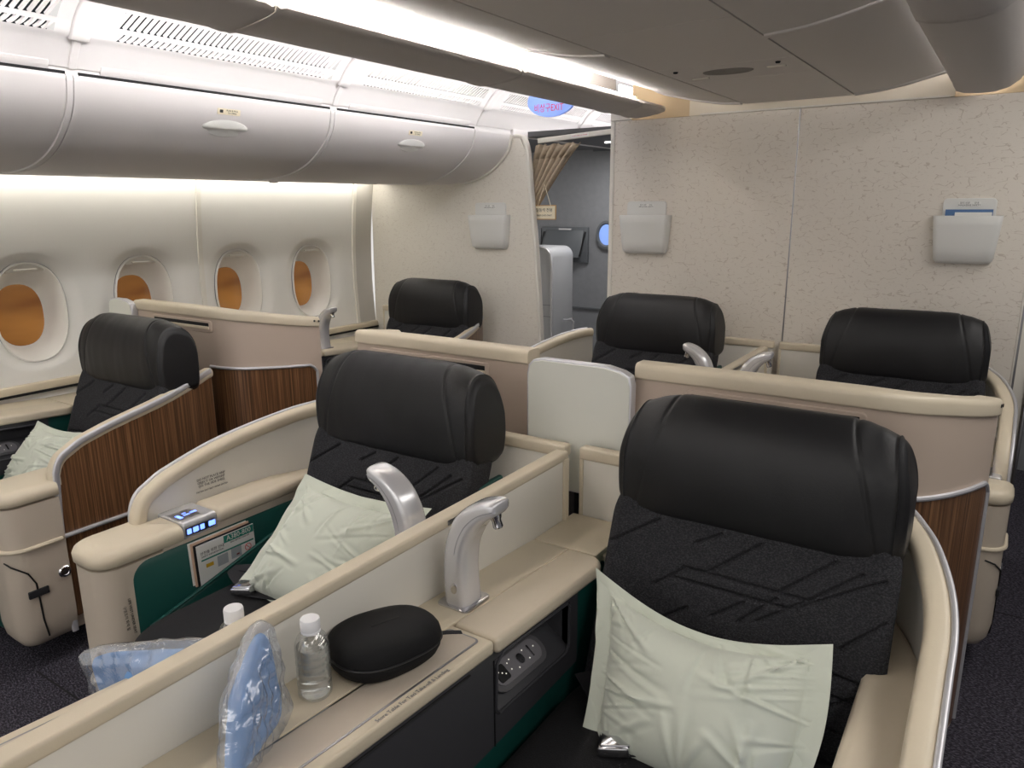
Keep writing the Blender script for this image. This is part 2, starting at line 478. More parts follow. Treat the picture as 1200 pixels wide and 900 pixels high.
# raised seams between wall panels
bm = BM()
zz = [i*.1 for i in range(3, 19)]
def vstrip(bm, ya, yb, d, zz=zz):
    for a, b in zip(zz, zz[1:]):
        p = [V((wall_x(q)+d, y, q)) for y, q in ((ya, a), (yb, a), (yb, b), (ya, b))]
        q_ = [x-V((.03, 0, 0)) for x in p]
        vs = [bm.verts.new(x) for x in p+q_]
        for f in ((0, 1, 2, 3), (7, 6, 5, 4), (0, 4, 5, 1), (1, 5, 6, 2), (2, 6, 7, 3), (3, 7, 4, 0)): bm.faces.new([vs[i] for i in f])
vstrip(bm, 2.500, 2.526, .010)
vstrip(bm, 3.665, 3.69, .012); 
struct(obj('trim_2', bm, M['panel'], smooth=50))
bm = BM(); vstrip(bm, 3.69, 3.85, .002)
struct(obj('trim_3', bm, M['wallg'], smooth=50))

# windows
for i, c in enumerate(WC):
    n = 2.35; K = 48
    def ring(a, b, d, cy=c, cz=1.13):
        out = []
        for k in range(K):
            t = 2*PI*k/K; c_, s_ = math.cos(t), math.sin(t)
            rr = (abs(c_/a)**n+abs(s_/b)**n)**(-1/n)
            y = cy+rr*c_; z = cz+rr*s_
            out.append(V((wall_x(1.13)*.6+wall_x(z)*.4-d, y, z)))
        return out
    bm = BM()
    loft(bm, [ring(.160, .233, .024), ring(.158, .231, .014), ring(.152, .225, .012), ring(.148, .221, .022), ring(.142, .212, .04), ring(.132, .19, .09, c, 1.125), ring(.112, .155, .14, c, 1.11), ring(.104, .143, .147, c, 1.108)], True)
    w = struct(obj('window_%d' % (i+1), bm, M['wallw'], smooth=50))
    rebase(w, (-3.75, c, 1.13))
    bm = BM(); vs = [bm.verts.new(p) for p in ring(.106, .146, .145, c, 1.108)]; bm.faces.new(vs)
    obj('window_pane', bm, M['pane'], w, smooth=0)
    bm = BM(); sweep(bm, ring(.161, .234, .0225), circ(.0018, 6), closed=True, side=(1, 0, 0)); obj('rim_line', bm, M['inkg'], w)
    # pulled-up shade with its grip
    bm = BM()
    pts = []
    for k in range(K//2+1):
        t = PI*k/(K//2); c_, s_ = math.cos(t), math.sin(t)
        a, b = .150, .223; rr = (abs(c_/a)**n+abs(s_/b)**n)**(-1/n)
        y = c+rr*c_; z = 1.13+rr*s_
        if z > 1.318: pts.append((y, z))
    pts = pts+[(pts[-1][0], 1.316), (pts[0][0], 1.316)]
    xx = wall_x(1.33)-.028
    prism(bm, pts, 'x', xx-.008, xx, .001, 1)
    box(bm, xx, xx+.014, c-.05, c+.05, 1.322, 1.332, .004)
    obj('window_shade', bm, M['panel'], w, smooth=40)

# bulkheads
bm = BM(); box(bm, -1.875, .065, YB, YB+.035, 0, 2.034)
o = struct(obj('wall_back', bm, M['bulk'], smooth=0))
bm = BM()
box(bm, -.916, -.910, YB-.0015, YB+.01, 0, 2.034)
struct(obj('trim_4', bm, M['steel'], smooth=0))
bm = BM()
box(bm, -1.900, -1.874, YB-.006, YB+.05, 0, 2.036, .006)
box(bm, .064, .078, YB-.004, YB+.05, 0, 2.036, .004); box(bm, .078, .125, YB+.02, YB+.05, 0, 2.036, .004)
struct(obj('trim_5', bm, M['panel'], smooth=40))
bm = BM(); box(bm, .125, .14, YB+.0, YB+.05, 0, .88, .004); box(bm, .072, .08, YB-.005, YB+.0, 0, 2.03)
struct(obj('trim_6', bm, M['steel'], smooth=40))
bm = BM()
pts = [(-3.735, 0), (-2.345, 0), (-2.358, .75), (-2.392, 1.3), (-2.424, 1.6), (-2.452, 1.9), (-2.49, 1.985), (-2.56, 1.985), (-3.70, 1.985)]
prism(bm, pts, 'y', YB, YB+.035)
struct(obj('wall_back_left', bm, M['bulk2'], smooth=0))
bm = BM()
path = [(-2.338, YB+.018, 0), (-2.342, YB+.018, .4), (-2.350, YB+.018, .75), (-2.384, YB+.018, 1.3), (-2.416, YB+.018, 1.6), (-2.442, YB+.018, 1.88), (-2.462, YB+.018, 1.962), (-2.49, YB+.018, 1.992), (-2.55, YB+.018, 1.996)]
sweep(bm, catmull(path, 5), rrect(-.024, .024, -.011, .011, .009), side=(0, 1, 0))
struct(obj('trim_7', bm, M['panel'], smooth=50))
# fillers above bulkhead
bm = BM(); box(bm, -1.46, -.285, YB+.002, YB+.03, 2.036, 2.3)
box(bm, -.30, -.283, YB-.012, YB+.03, 2.036, 2.3)
struct(obj('trim_8', bm, M['filler'], smooth=0))
bm = BM(); box(bm, -1.78, -1.46, YB+.004, YB+.03, 2.036, 2.3); box(bm, -.283, .4, YB+.004, YB+.03, 2.036, 2.3)
struct(obj('trim_9', bm, M['fillery'], smooth=0))
bm = BM(); box(bm, -1.4, -.30, YB-.003, YB+.004, 2.036, 2.044); box(bm, -1.90, -1.78, YB-.01, YB+.03, 2.038, 2.12, .004)
struct(obj('trim_10', bm, M['panel'], smooth=0))

# ---------------------------------------------- centre ceiling
def ceil_z(x):
    d = abs(x+.905)
    return interp(d, [(0, 2.060), (.245, 2.062), (.35, 2.070), (.45, 2.088), (.55, 2.112), (.62, 2.128), (.68, 2.15), (.74, 2.19), (.80, 2.25)])
def ceil_strip(bm, x0, x1, y0, y1, n=10, t=.02, lower=0.):
    rings = []
    for y in (y0, y1):
        pts = [(x0+(x1-x0)*i/n) for i in range(n+1)]
        rings.append([V((x, y, ceil_z(x)-lower)) for x in pts]+[V((x, y, ceil_z(x)+t)) for x in reversed(pts)])
    loft(bm, rings, True, True)
bm = BM()
ys = [-2.5, .04, 1.10, 2.30, 3.70]
ceilp = [(-1.60, -1.153), (-1.147, -.663), (-.657, -.262)]
for (a, b) in ceilp[::2]:
    for y0, y1 in zip(ys, ys[1:]): ceil_strip(bm, a, b, y0+.004, y1-.004)
ysc = [-2.5, .3, 1.2, 2.02, 2.66, 2.98, 3.75]
for y0, y1 in zip(ysc, ysc[1:]): ceil_strip(bm, *ceilp[1], y0+.002, y1-.002)
struct(obj('ceiling', bm, M['ceil'], smooth=40))
bm = BM()   # rounded end bead and joint beads
for y in (1.10, 2.30, 3.715):
    for a, b in ceilp[::2]:
        n = 14; pth = [V((a+(b-a)*i/n, y, ceil_z(a+(b-a)*i/n)+.004)) for i in range(n+1)]
        sweep(bm, pth, rrect(-.022, .022, -.012, .010, .008), side=(0, 1, 0))
struct(obj('trim_11', bm, M['ceil'], smooth=50))
bm = BM(); box(bm, -1.9, .1, -2.5, 3.85, 2.34, 2.36)
struct(obj('ceiling_upper', bm, M['binw'], smooth=0))
bm = BM()
for x in (-1.15, -.66): box(bm, x-.004, x+.004, -2.5, 3.75, 2.070, 2.085)
struct(obj('trim_12', bm, M['void'], smooth=0))
# ceiling speaker, small lights
t = thing('ceiling_speaker', 'oval grey mesh speaker set in the centre ceiling panel', 'speaker', (-.925, 2.80, 2.06))
bm = BM(); lathe(bm, [(.09, 0), (.09, .002), (.085, .004), (0.001, .005)], (0, 0, 0), 36)
bmesh.ops.scale(bm, vec=(1.0, .62, -1), verts=bm.verts); bmesh.ops.translate(bm, vec=(-.925, 2.80, 2.0605), verts=bm.verts)
obj('speaker_mesh', bm, M['vent'], t)
for k, (x, y, g) in enumerate([(-1.06, 2.90, 0), (-.755, 2.80, 0)]):
    bm = BM(); box(bm, x-.032, x+.032, y-.008, y+.008, 2.056, 2.063, .003)
    tag(rebase(obj('ceiling_lens', bm, M['panel']), (x, y, 2.06)), ['small white oval lens left of the ceiling speaker', 'small white oval lens right of the ceiling speaker'][k], 'light')
for k, (x, y) in enumerate([(-1.09, 2.72), (-.73, 2.72)]):
    bm = BM(); lathe(bm, [(.007, -.004), (.009, .0), (.009, .004)], (x, y, 2.06), 12)
    tag(rebase(obj('ceiling_catch', bm, M['slot']), (x, y, 2.06)), ['tiny dark round catch on the ceiling left of the speaker', 'tiny dark round catch on the ceiling right of the speaker'][k], 'catch')

# ---------------------------------------------- light lips (rounded troughs) either side
def lip(prof, yy, label):
    t = thing('light_trough', label, 'ceiling trough', (prof[3][0], yy[0], 2.05))
    for y0, y1 in zip(yy, yy[1:]):
        y0 += .004
        rings = []
        for y, dz in [(y0, 0), (y0+.010, -.005), (y0+.03, 0), (y1-.03, 0), (y1-.010, -.005), (y1, 0)]:
            cx = sum(p[0] for p in prof)/len(prof)
            rings.append([V((a, y, b+dz)) for a, b in prof]+[V((a+(cx-a)*.06, y, b+.012)) for a, b in reversed(prof)])
        bm = BM(); loft(bm, rings, True, True)
        obj('trough_section', bm, M['ceilb'], t, smooth=50)
    return t
PL = [(-1.566, 2.076), (-1.572, 2.064), (-1.60, 2.056), (-1.66, 2.047), (-1.72, 2.042), (-1.77, 2.045), (-1.81, 2.058), (-1.84, 2.085), (-1.855, 2.13), (-1.86, 2.20), (-1.86, 2.32)]
PR = [(-.296, 2.110), (-.292, 2.082), (-.278, 2.058), (-.25, 2.048), (-.20, 2.043), (-.14, 2.045), (-.09, 2.058), (-.055, 2.085), (-.03, 2.13), (-.015, 2.20), (-.012, 2.32)]
tL = lip(PL, [-1.2, .27, 1.33, 2.44, 3.50, 3.80], 'long dark rounded ceiling trough carrying the strip lights over the left side')
tR = lip(PR, [-1.2, .1, 1.2, 2.30, 3.82], 'rounded grey ceiling trough at top right corner of the cabin')
# strip lamps
def strip(x, yy, label, z=2.098, w=.02, m='lamp', grp=None):
    for k, (y0, y1) in enumerate(zip(yy, yy[1:])):
        t = thing('strip_light', label[k], 'light', (x, y0, z), grp)
        bm = BM(); box(bm, x-w, x+w, y0+.035, y1-.035, z-.006, z+.012, .004)
        obj('lamp_tube', bm, M[m], t)
        bm = BM(); box(bm, x-w*1.15, x+w*1.15, y0+.004, y0+.032, z-.007, z+.014, .002); obj('end_cap', bm, M['signw'], t)
        bm = BM(); box(bm, x-w*1.15, x+w*1.15, y1-.032, y1-.004, z-.007, z+.014, .002)
        obj('end_cap', bm, M['signw'], t)
strip(-1.612, [-1.2, .27, 1.36, 2.44, 3.50], ['strip light in the trough nearest the viewer', 'glowing strip light at the top edge of the picture', 'glowing white strip light in the middle of the left trough', 'glowing white strip light ending beside the bulkhead'], z=2.088)
strip(-.215, [-1.2, 1.2, 2.3, 3.78], ['strip light in the right trough nearest the viewer', 'strip light in the middle of the right trough', 'glowing strip light in the right trough beside the bulkhead'], z=2.135, w=.022, m='lamp_cove')
# hidden cove lamps over the left trough, shining on the grilles
for k, (y0, y1) in enumerate([(-1.2, 1.3), (1.35, 3.5), (3.9, 5.5)]):
    bm = BM(); box(bm, -1.885, -1.872, y0, y1, 2.19, 2.23, .003)
    tag(rebase(obj('cove_lamp', bm, M['lamp_cove']), (-1.89, y0, 2.25)), ['cove lamp lighting the bin grilles nearest the viewer', 'cove lamp lighting the grilles above the middle bins', 'cove lamp beyond the bulkhead above the passage'][k], 'light')

# ---------------------------------------------- overhead bins
door_prof = catmull([(-3.30, 0, 1.733), (-3.05, 0, 1.728), (-2.86, 0, 1.745), (-2.72, 0, 1.79), (-2.62, 0, 1.86), (-2.565, 0, 1.93), (-2.545, 0, 2.005)], 5)
fprof = [(-2.545, 2.030), (-2.53, 2.06), (-2.50, 2.098), (-2.485, 2.110)]
cove = catmull([(-2.485, 0, 2.110), (-2.47, 0, 2.122), (-2.44, 0, 2.158), (-2.38, 0, 2.205), (-2.28, 0, 2.255), (-2.15, 0, 2.29), (-1.95, 0, 2.31)], 6)
def covept(t):
    i = min(int(t*(len(cove)-1)), len(cove)-2); f = t*(len(cove)-1)-i
    return cove[i].lerp(cove[i+1], f)
def bin_unit(y0, y1, label, has_door=True):
    t = thing('overhead_bin', label, 'overhead locker', (-3.0, y0, 1.73), 'row of curved white overhead lockers')
    if has_door:
        bm = BM()
        rings = [[V((p.x, y, p.z)) for p in door_prof]+[V((p.x-.02, y, p.z+.03)) for p in reversed(door_prof)] for y in (y0+.022, y1-.022)]
        loft(bm, rings, True, True)
        obj('locker_door', bm, M['binw'], t, smooth=50)
        bm = BM(); box(bm, -2.585, -2.5485, y0+.02, y1-.02, 1.99, 2.020)
        obj('shadow_gap', bm, M['void'], t, smooth=0)
        bm = BM(); prism(bm, [(-2.60, 2.017), (-2.550, 2.017), (-2.540, 2.034), (-2.536, 2.045), (-2.60, 2.045)], 'y', y0+.09, y1-.07, .002, 1)
        obj('finger_rail', bm, M['binw'], t, smooth=40)
        # handle
        yh = y0+.52*(y1-y0)
        p = V((-2.588, yh, 1.895)); nrm = V((.90, 0, -.38)).normalized(); up = V((.38, 0, .90)).normalized()
        B = Matrix(((0, up.x, nrm.x, p.x), (1, up.y, nrm.y, p.y), (0, up.z, nrm.z, p.z), (0, 0, 0, 1)))
        bm = BM(); tt = bmesh.new(); lathe(tt, [(.001, .010), (.07, .011), (.095, .007), (.104, 0), (.095, -.006)], (0, 0, 0), 32)
        bmesh.ops.scale(tt, vec=(1, .36, 1), verts=tt.verts)
        for v in tt.verts:
            if v.co.y < .002: v.co.z -= .014*min(1, (.002-v.co.y)/.015)
        merge(bm, tt, B)
        obj('handle', bm, M['pocket'], t)
        bm = BM(); zz_ = 1.953; xx_ = next(a.x+(b.x-a.x)*(zz_-a.z)/(b.z-a.z) for a, b in zip(door_prof, door_prof[1:]) if a.z <= zz_ <= b.z and a.x > -2.75)
        pl = V((xx_-.002, yh, zz_)); up = V((.24, 0, .97)).normalized(); nrm = V((.97, 0, -.24))
        plate(bm, pl, (0, 1, 0), up, .10, .022, .0035, .002)
        lb = obj('instruction_label', bm, M['signw'], t)
        bm = BM(); plate(bm, pl+V((.004, -.034, 0)), (0, 1, 0), up, .014, .011, .001, .002)
        text_mesh(bm, 'PUSH & PULL\nTO OPEN', .009, pl+nrm*.004+V((0, .014, 0)), (0, 1, 0), up, .0002)
        obj('label_print', bm, M['ink'], lb, smooth=0)
        for ya, yb in ((y0+.002, y0+.02), (y1-.02, y1-.002)):
            bm = BM(); loft(bm, [[V((p.x+.004, y, p.z-.004)) for p in door_prof]+[V((p.x-.02, y, p.z+.03)) for p in reversed(door_prof)] for y in (ya, yb)], True, True)
            obj('side_frame', bm, M['binw'], t, smooth=50)
    # fascia + cove with grilles
    bm = BM()
    fp = [V((a, 0, b)) for a, b in fprof]
    g0, g1 = y0+.115, y1-.075
    T = [0, .135, .27, .32, .455, 1]       # cove parameter bands: plain | slots | plain | slots | plain
    full = fp[:-1]+[covept(0), covept(.07), covept(.135)]
    loft(bm, [[V((p.x, y, p.z)) for p in full] for y in (y0+.002, y1-.002)], False)
    for ta, tb in ((.255, .31), (.455, 1)):
        k = 3 if ta < .3 else 14
        pts = [covept(ta+(tb-ta)*i/k) for i in range(k+1)]
        loft(bm, [[V((p.x, y, p.z)) for p in pts] for y in (y0+.002, y1-.002)], False)
    for ta, tb in ((.135, .255), (.31, .455)):
        pts = [covept(ta+(tb-ta)*i/4) for i in range(5)]
        for ya, yb in ((y0+.002, g0), (g1, y1-.002)):
            loft(bm, [[V((p.x, y, p.z)) for p in pts] for y in (ya, yb)], False)
        n = 40; st = (g1-g0)/n; sk = .020
        for i in range(n):
            ya = g0+i*st; w = st*.40
            rings = []
            for q, p in enumerate(pts):
                d = (q/4-.5)*sk
                # slat with depth
                nx = V((-.6, 0, .8))*.008
                rings.append([V((p.x, ya+d, p.z)), V((p.x, ya+w+d, p.z)), V((p.x, ya+w+d, p.z))+nx, V((p.x, ya+d, p.z))+nx])
            loft(bm, rings, True, False)
    bmesh.ops.remove_doubles(bm, verts=bm.verts, dist=1e-5)
    obj('grille_panel', bm, M['binw'], t, smooth=40)
    bm = BM()
    pts = [V((-2.545, 0, 2.05)), V((-2.535, 0, 2.12))]+[covept(.02+.6*i/8)+V((-.04, 0, .05)) for i in range(9)]
    loft(bm, [[V((p.x, y, p.z)) for p in pts] for y in (g0-.01, g1+.01)], False)
    obj('grille_backing', bm, M['slot'], t, smooth=40)
    bm = BM()   # rib between panels
    rib = [covept(i/14) for i in range(15)]
    pth = [V((p.x, y1, p.z)) for p in rib]
    sweep(bm, pth, rrect(-.03, .03, -.004, .012, .006), side=(0, 1, 0))
    sweep(bm, [V((a, y1, b)) for a, b in fprof], rrect(-.012, .012, -.004, .008, .003), side=(0, 1, 0))
    obj('rib', bm, M['binw'], t, smooth=50)
    return t
bl = ['curved white overhead locker cut off by the left picture edge', 'large curved white overhead locker above the first windows, second from the left', 'curved white overhead locker with oval handle nearest the bulkhead', 'narrow closing piece of the locker row against the bulkhead']
by = [.21, 1.33, 2.44, 3.50]
for k in range(3): bin_unit(by[k], by[k+1]-.0, bl[k])
bin_unit(-.92, .21, 'overhead locker nearest the viewer outside the left picture edge')
# closing piece at bulkhead
t = thing('locker_end_panel', bl[3], 'overhead locker', (-3., 3.5, 1.73))
bm = BM(); loft(bm, [[V((p.x, y, p.z)) for p in door_prof]+[V((p.x-.02, y, p.z+.03)) for p in reversed(door_prof)] for y in (3.502, 3.838)], True, True)
obj('end_skin', bm, M['binw'], t, smooth=50)
bm = BM(); sweep(bm, [V((p.x+.004, 3.838, p.z-.004)) for p in door_prof], rrect(-.010, .010, -.006, .006, .003), side=(0, 1, 0))
obj('edge_bead', bm, M['panel'], t, smooth=50)
bin_unit(3.50, 4.60, 'lit grille panel of the locker row above the curtain', False)
bin_unit(4.60, 5.70, 'farthest lit grille panel of the locker row beyond the curtain', False)
bm = BM(); box(bm, -3.7, -2.56, -2.0, 3.84, 2.03, 2.06); box(bm, -2.6, -1.9, -2, 5.7, 2.33, 2.35); box(bm, -2.60, -2.55, -2, 3.84, 2.0, 2.06)
struct(obj('ceiling_left', bm, M['binw'], smooth=0))
# fascia lower face beyond the bulkhead
bm = BM(); box(bm, -2.56, -2.53, 3.84, 5.6, 1.995, 2.035, .004)
struct(obj('trim_13', bm, M['binw'], smooth=40))
# under-bin wall wash lamp
bm = BM(); box(bm, -3.62, -3.60, -1.2, 3.80, 1.752, 1.764, .002)
tag(rebase(obj('wall_wash_lamp', bm, M['lamp_side']), (-3.61, -1.2, 1.76)), 'long warm strip lamp under the lockers washing the window wall', 'light')
bm = BM(); loft(bm, [[V(p) for p in ((-3.30, y, 1.733), (-3.52, y, 1.737), (-3.575, y, 1.75), (-3.585, y, 1.80), (-3.30, y, 1.80))] for y in (-1.6, 3.84)], True, True)
struct(obj('trim_14', bm, M['binw'], smooth=40))
bm = BM(); box(bm, -3.70, -3.5, -1.6, 3.84, 1.79, 1.81)
struct(obj('trim_15', bm, M['wallw'], smooth=0))
bm = BM(); lathe(bm, [(.001, -.016), (.022, -.013), (.026, 0)], (-3.20, 2.62, 1.733), 20)
tag(rebase(obj('reading_light_nozzle', bm, M['binw']), (-3.20, 2.62, 1.733)), 'small round nozzle under the overhead lockers', 'light')

# ---------------------------------------------- beyond the passage
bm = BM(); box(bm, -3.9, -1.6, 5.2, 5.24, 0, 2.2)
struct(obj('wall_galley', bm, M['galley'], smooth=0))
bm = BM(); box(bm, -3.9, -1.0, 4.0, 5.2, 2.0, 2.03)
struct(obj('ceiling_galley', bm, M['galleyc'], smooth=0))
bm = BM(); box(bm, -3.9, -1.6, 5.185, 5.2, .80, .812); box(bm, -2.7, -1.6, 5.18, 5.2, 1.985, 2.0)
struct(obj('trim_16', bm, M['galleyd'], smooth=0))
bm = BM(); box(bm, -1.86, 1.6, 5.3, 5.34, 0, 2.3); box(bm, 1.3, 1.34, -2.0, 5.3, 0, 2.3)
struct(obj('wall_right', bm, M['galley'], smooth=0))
bm = BM(); box(bm, .12, 1.5, -2, 5.3, 2.32, 2.34)
struct(obj('ceiling_right', bm, M['ceil'], smooth=0))
for k, (x, y) in enumerate([(-2.30, 4.62), (-2.20, 4.62)]):
    bm = BM(); box(bm, x-.02, x+.02, y-.01, y+.01, 1.992, 2.001, .002)
    tag(rebase(obj('indicator_light', bm, M['spot']), (x, y, 1.995)), ['small lit indicator on the dark passage ceiling, left of its neighbour', 'small lit indicator on the dark passage ceiling, right of its neighbour'][k], 'light')
bm = BM(); lathe(bm, [(.032, -.006), (.036, 0)], (-2.36, 4.98, 1.999), 20)
tag(rebase(obj('spotlight', bm, M['spot']), (-2.36, 4.98, 1.999)), 'round lit spotlight in the dark passage ceiling', 'light')
# grey folded unit / cabinet edge
t = thing('grey_cabinet', 'tall grey rounded cabinet in the passage behind the left bulkhead', 'cabinet', (-2.75, 4.45, 0))
bm = BM(); prism(bm, rrect(-3.2, -2.62, 0, 1.315, [.07, .01, .01, .01], 6), 'y', 4.44, 4.75, .01, 2)
obj('cabinet_body', bm, M['doorg'], t)
bm = BM(); sweep(bm, [(-2.9, 4.44, 1.322), (-2.70, 4.44, 1.320), (-2.655, 4.44, 1.305), (-2.625, 4.44, 1.27), (-2.615, 4.44, 1.2), (-2.612, 4.44, .0)], rrect(-.012, .012, -.006, .006, .004), side=(0, 1, 0))
obj('edge_trim', bm, M['silverp'], t)
bm = BM(); box(bm, -3.1, -2.62, 4.436, 4.441, .918, .922); box(bm, -3.1, -2.62, 4.436, 4.441, .838, .842)
obj('seam', bm, M['inkg'], t, smooth=0)
bm = BM(); sweep(bm, [(-2.58, 4.6, .80), (-2.545, 4.6, .81), (-2.53, 4.6, .795), (-2.55, 4.6, .55)], circ(.008, 8)); sweep(bm, [(-2.61, 4.6, .80), (-2.57, 4.6, .80)], circ(.008, 8))
obj('handle', bm, M['silver'], t)
# folded table in recess
t = thing('wall_hatch', 'dark grey drop-down hatch in a recess of the passage wall', 'hatch', (-2.95, 5.18, 1.18))
bm = BM(); box(bm, -3.14, -2.73, 5.17, 5.198, 1.16, 1.43, .003)
obj('frame', bm, M['galleyd'], t)
bm = BM(); prism(bm, [(5.165, 1.405), (5.175, 1.41), (5.12, 1.205), (5.105, 1.20)], 'x', -3.10, -2.765, .003, 1)
obj('lid', bm, M['galleyd'], t)
for x in (-3.115, -2.748):
    bm = BM(); sweep(bm, [(x, 5.165, 1.395), (x-.02*(1 if x < -3 else 1), 5.11, 1.21)], circ(.006, 8)); obj('stay', bm, M['dark'], t)
bm = BM(); box(bm, -2.98, -2.87, 5.160, 5.172, 1.408, 1.42); box(bm, -2.98, -2.86, 5.08, 5.11, 1.185, 1.21, .003)
obj('latch', bm, M['silverp'], t)
t = thing('round_mirror', 'small oval mirror-like porthole on the passage wall with blue reflection', 'porthole', (-2.60, 5.19, 1.38))
bm = BM(); tt = bmesh.new(); lathe(tt, [(.085, 0), (.085, .012), (.07, .015), (.062, .003)], (0, 0, 0), 30); merge(bm, tt, Matrix.Translation((-2.575, 5.185, 1.375)) @ Matrix.Rotation(PI/2, 4, 'X') @ Matrix.Diagonal((1, 1.25, 1, 1)))
obj('rim', bm, M['galleyd'], t)
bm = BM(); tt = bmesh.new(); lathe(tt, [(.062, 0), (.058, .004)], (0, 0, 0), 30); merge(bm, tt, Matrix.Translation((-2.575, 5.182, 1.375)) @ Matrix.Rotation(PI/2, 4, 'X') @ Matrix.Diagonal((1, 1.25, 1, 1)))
obj('glass', bm, emis('porthole_painted_reflection', srgb(120, 150, 215), .5), t)  # blue reflection put into the glass as emission
bm = BM(); box(bm, -3.20, -3.15, 5.17, 5.199, 1.15, 1.42, .003)
tag(rebase(obj('wall_plate', bm, M['galley']), (-3.175, 5.19, 1.15)), 'narrow grey panel left of the dark hatch', 'panel')

# curtain rod, curtain, sign
t = thing('curtain_rod', 'pale flat curtain rail spanning the passage between the bulkheads', 'curtain rail', (-2.1, 3.90, 1.965))
bm = BM(); sweep(bm, [(-2.40, 3.91, 1.965), (-1.915, 3.91, 1.992)], rrect(-.010, .010, -.014, .014, .004))
obj('rail', bm, M['panel'], t)
bm = BM(); box(bm, -1.925, -1.905, 3.895, 3.925, 1.965, 2.015, .004); obj('bracket', bm, M['silverp'], t)
bm = BM(); plate(bm, (-2.12, 3.8985, 1.981), (.485, 0, .027), (0, 0, 1), .11, .018, -.0015, .001)
lb = obj('rail_label', bm, M['paper'], t)
bm = BM(); text_mesh(bm, 'DO NOT HANG ON THE RAIL', .0075, (-2.12, 3.8965, 1.981), (.485, 0, .027), (0, 0, 1), .0002)
obj('label_print', bm, M['inkr'], lb, smooth=0)
t = thing('curtain', 'gathered beige curtain hanging at the left end of the rail', 'curtain', (-2.35, 3.94, 1.95))
bm = BM(); N = 90; rings = []
for i in range(26):
    f = i/25; z = 1.945-f*.95
    xl = -2.45-.25*f; xr = -2.145-.32*min(1, f/.44)**.9-.05*f
    r = []
    for k in range(N+1):
        u = k/N
        x = xl+(xr-xl)*u+.006*math.sin(u*43)
        y = 3.965+.022*math.sin(u*2*PI*6.5+.4*math.sin(f*3))*(1-.3*f)
        r.append(V((x, y, z+.006*math.sin(u*60)*(1 if i == 0 else 0))))
    rings.append(r)
loft(bm, rings, False)
o = obj('curtain_cloth', bm, M['curtain'], t, smooth=60)
sm = o.modifiers.new('thick', 'SOLIDIFY'); sm.thickness = .003
bm = BM(); loft(bm, [[V((p.x, p.y-.003, p.z)) for p in rings[j]] for j in (0, 1, 2)], False)
o = obj('heading_tape', bm, M['curtain'], t, smooth=60); sm = o.modifiers.new('thick', 'SOLIDIFY'); sm.thickness = .003
SX = .028
t = thing('hanging_sign', 'small cream card sign hanging on a cord beside the curtain', 'sign', (-2.40, 3.93, 1.52))
bm = BM(); box(bm, -2.475+SX, -2.315+SX, 3.925, 3.931, 1.513, 1.598, .001)
bd = obj('card', bm, M['gold'], t)
bm = BM(); box(bm, -2.47+SX, -2.32+SX, 3.9235, 3.926, 1.518, 1.593); fc = obj('card_face', bm, M['signw'], t, smooth=0)
bm = BM(); text_mesh(bm, '일등석 전용', .024, (-2.395+SX, 3.923, 1.568), (1, 0, 0), (0, 0, 1), .0003)
text_mesh(bm, 'FIRST CLASS ONLY', .0125, (-2.395+SX, 3.923, 1.538), (1, 0, 0), (0, 0, 1), .0003)
obj('lettering', bm, M['ink'], t, smooth=0)
bm = BM()
for x in (-2.44+SX, -2.352+SX): sweep(bm, [(x, 3.926, 1.595), (-2.395+SX, 3.926, 1.72)], circ(.002, 6))
obj('cord', bm, M['signw'], t)

# exit sign
t = thing('exit_sign', 'pale blue oval sign with red 비상구 EXIT lettering hanging over the left aisle', 'exit sign', (-1.945, 3.3, 2.09))
bm = BM(); prism(bm, sellipse(-1.955, 2.092, .135, .075, 2, 48), 'y', 3.3, 3.312, .002, 1)
obj('plate', bm, M['exitblue'], t)
bm = BM(); text_mesh(bm, '비상구EXIT', .044, (-1.968, 3.2995, 2.058), (1, 0, 0), (0, 0, 1), .0005, xs=.78)
obj('lettering', bm, M['inkr'], t, smooth=0)
bm = BM(); box(bm, -1.965, -1.945, 3.303, 3.309, 2.16, 2.33); obj('hanger', bm, M['panel'], t)

# literature pockets on bulkheads
def pocket(x0, x1, label, blue=False, flare=True):
    t = thing('literature_pocket', label, 'wall pocket', ((x0+x1)/2, YB, 1.345), 'white wall pockets on the bulkhead')
    w = x1-x0
    bm = BM(); prism(bm, rrect(x0+.03, x1-.03, 1.45, 1.615, [.018, .018, .004, .004], 5), 'y', YB-.012, YB-.001, .002, 1)
    obj('back_plate', bm, M['pocket'], t)
    bm = BM()
    rings = []
    for z, k, d in ((1.335, .045, .012), (1.338, .028, .03), (1.352, .018, .045), (1.40, .012, .052), (1.50, .003, .06), (1.538, 0, .062), (1.542, 0, .058), (1.540, .006, .052), (1.50, .010, .05)):
        pr = rrect(x0+k, x1-k, YB-d, YB-.0005, [.001, .001, .02, .02], 5)
        rings.append([V((a, b, z)) for a, b in pr])
    loft(bm, rings, True, True)
    obj('pouch', bm, M['pocket'], t, smooth=50)
    bm = BM(); xm = (x0+x1)/2
    plate(bm, (xm+.0, YB-.0125, 1.590), (1, 0, 0), (0, 0, 1), .082, .02, .0008, .002)
    lb = obj('pocket_label', bm, M['paper'], t)
    bm = BM(); text_mesh(bm, '잡지 신문\nMAGAZINE', .0095, (xm-.018, YB-.0135, 1.590), (1, 0, 0), (0, 0, 1), .0002)
    text_mesh(bm, '안내\nSAFETY', .0095, (xm+.025, YB-.0135, 1.590), (1, 0, 0), (0, 0, 1), .0002)
    obj('label_print', bm, M['ink'], lb, smooth=0)
    return t
pocket(-.305, -.045, 'large white wall pocket holding blue and white booklets on the right bulkhead')
pocket(-1.815, -1.53, 'white wall pocket on the bulkhead right beside the passage')
pocket(-2.848, -2.560, 'white wall pocket on the left bulkhead below the lockers')
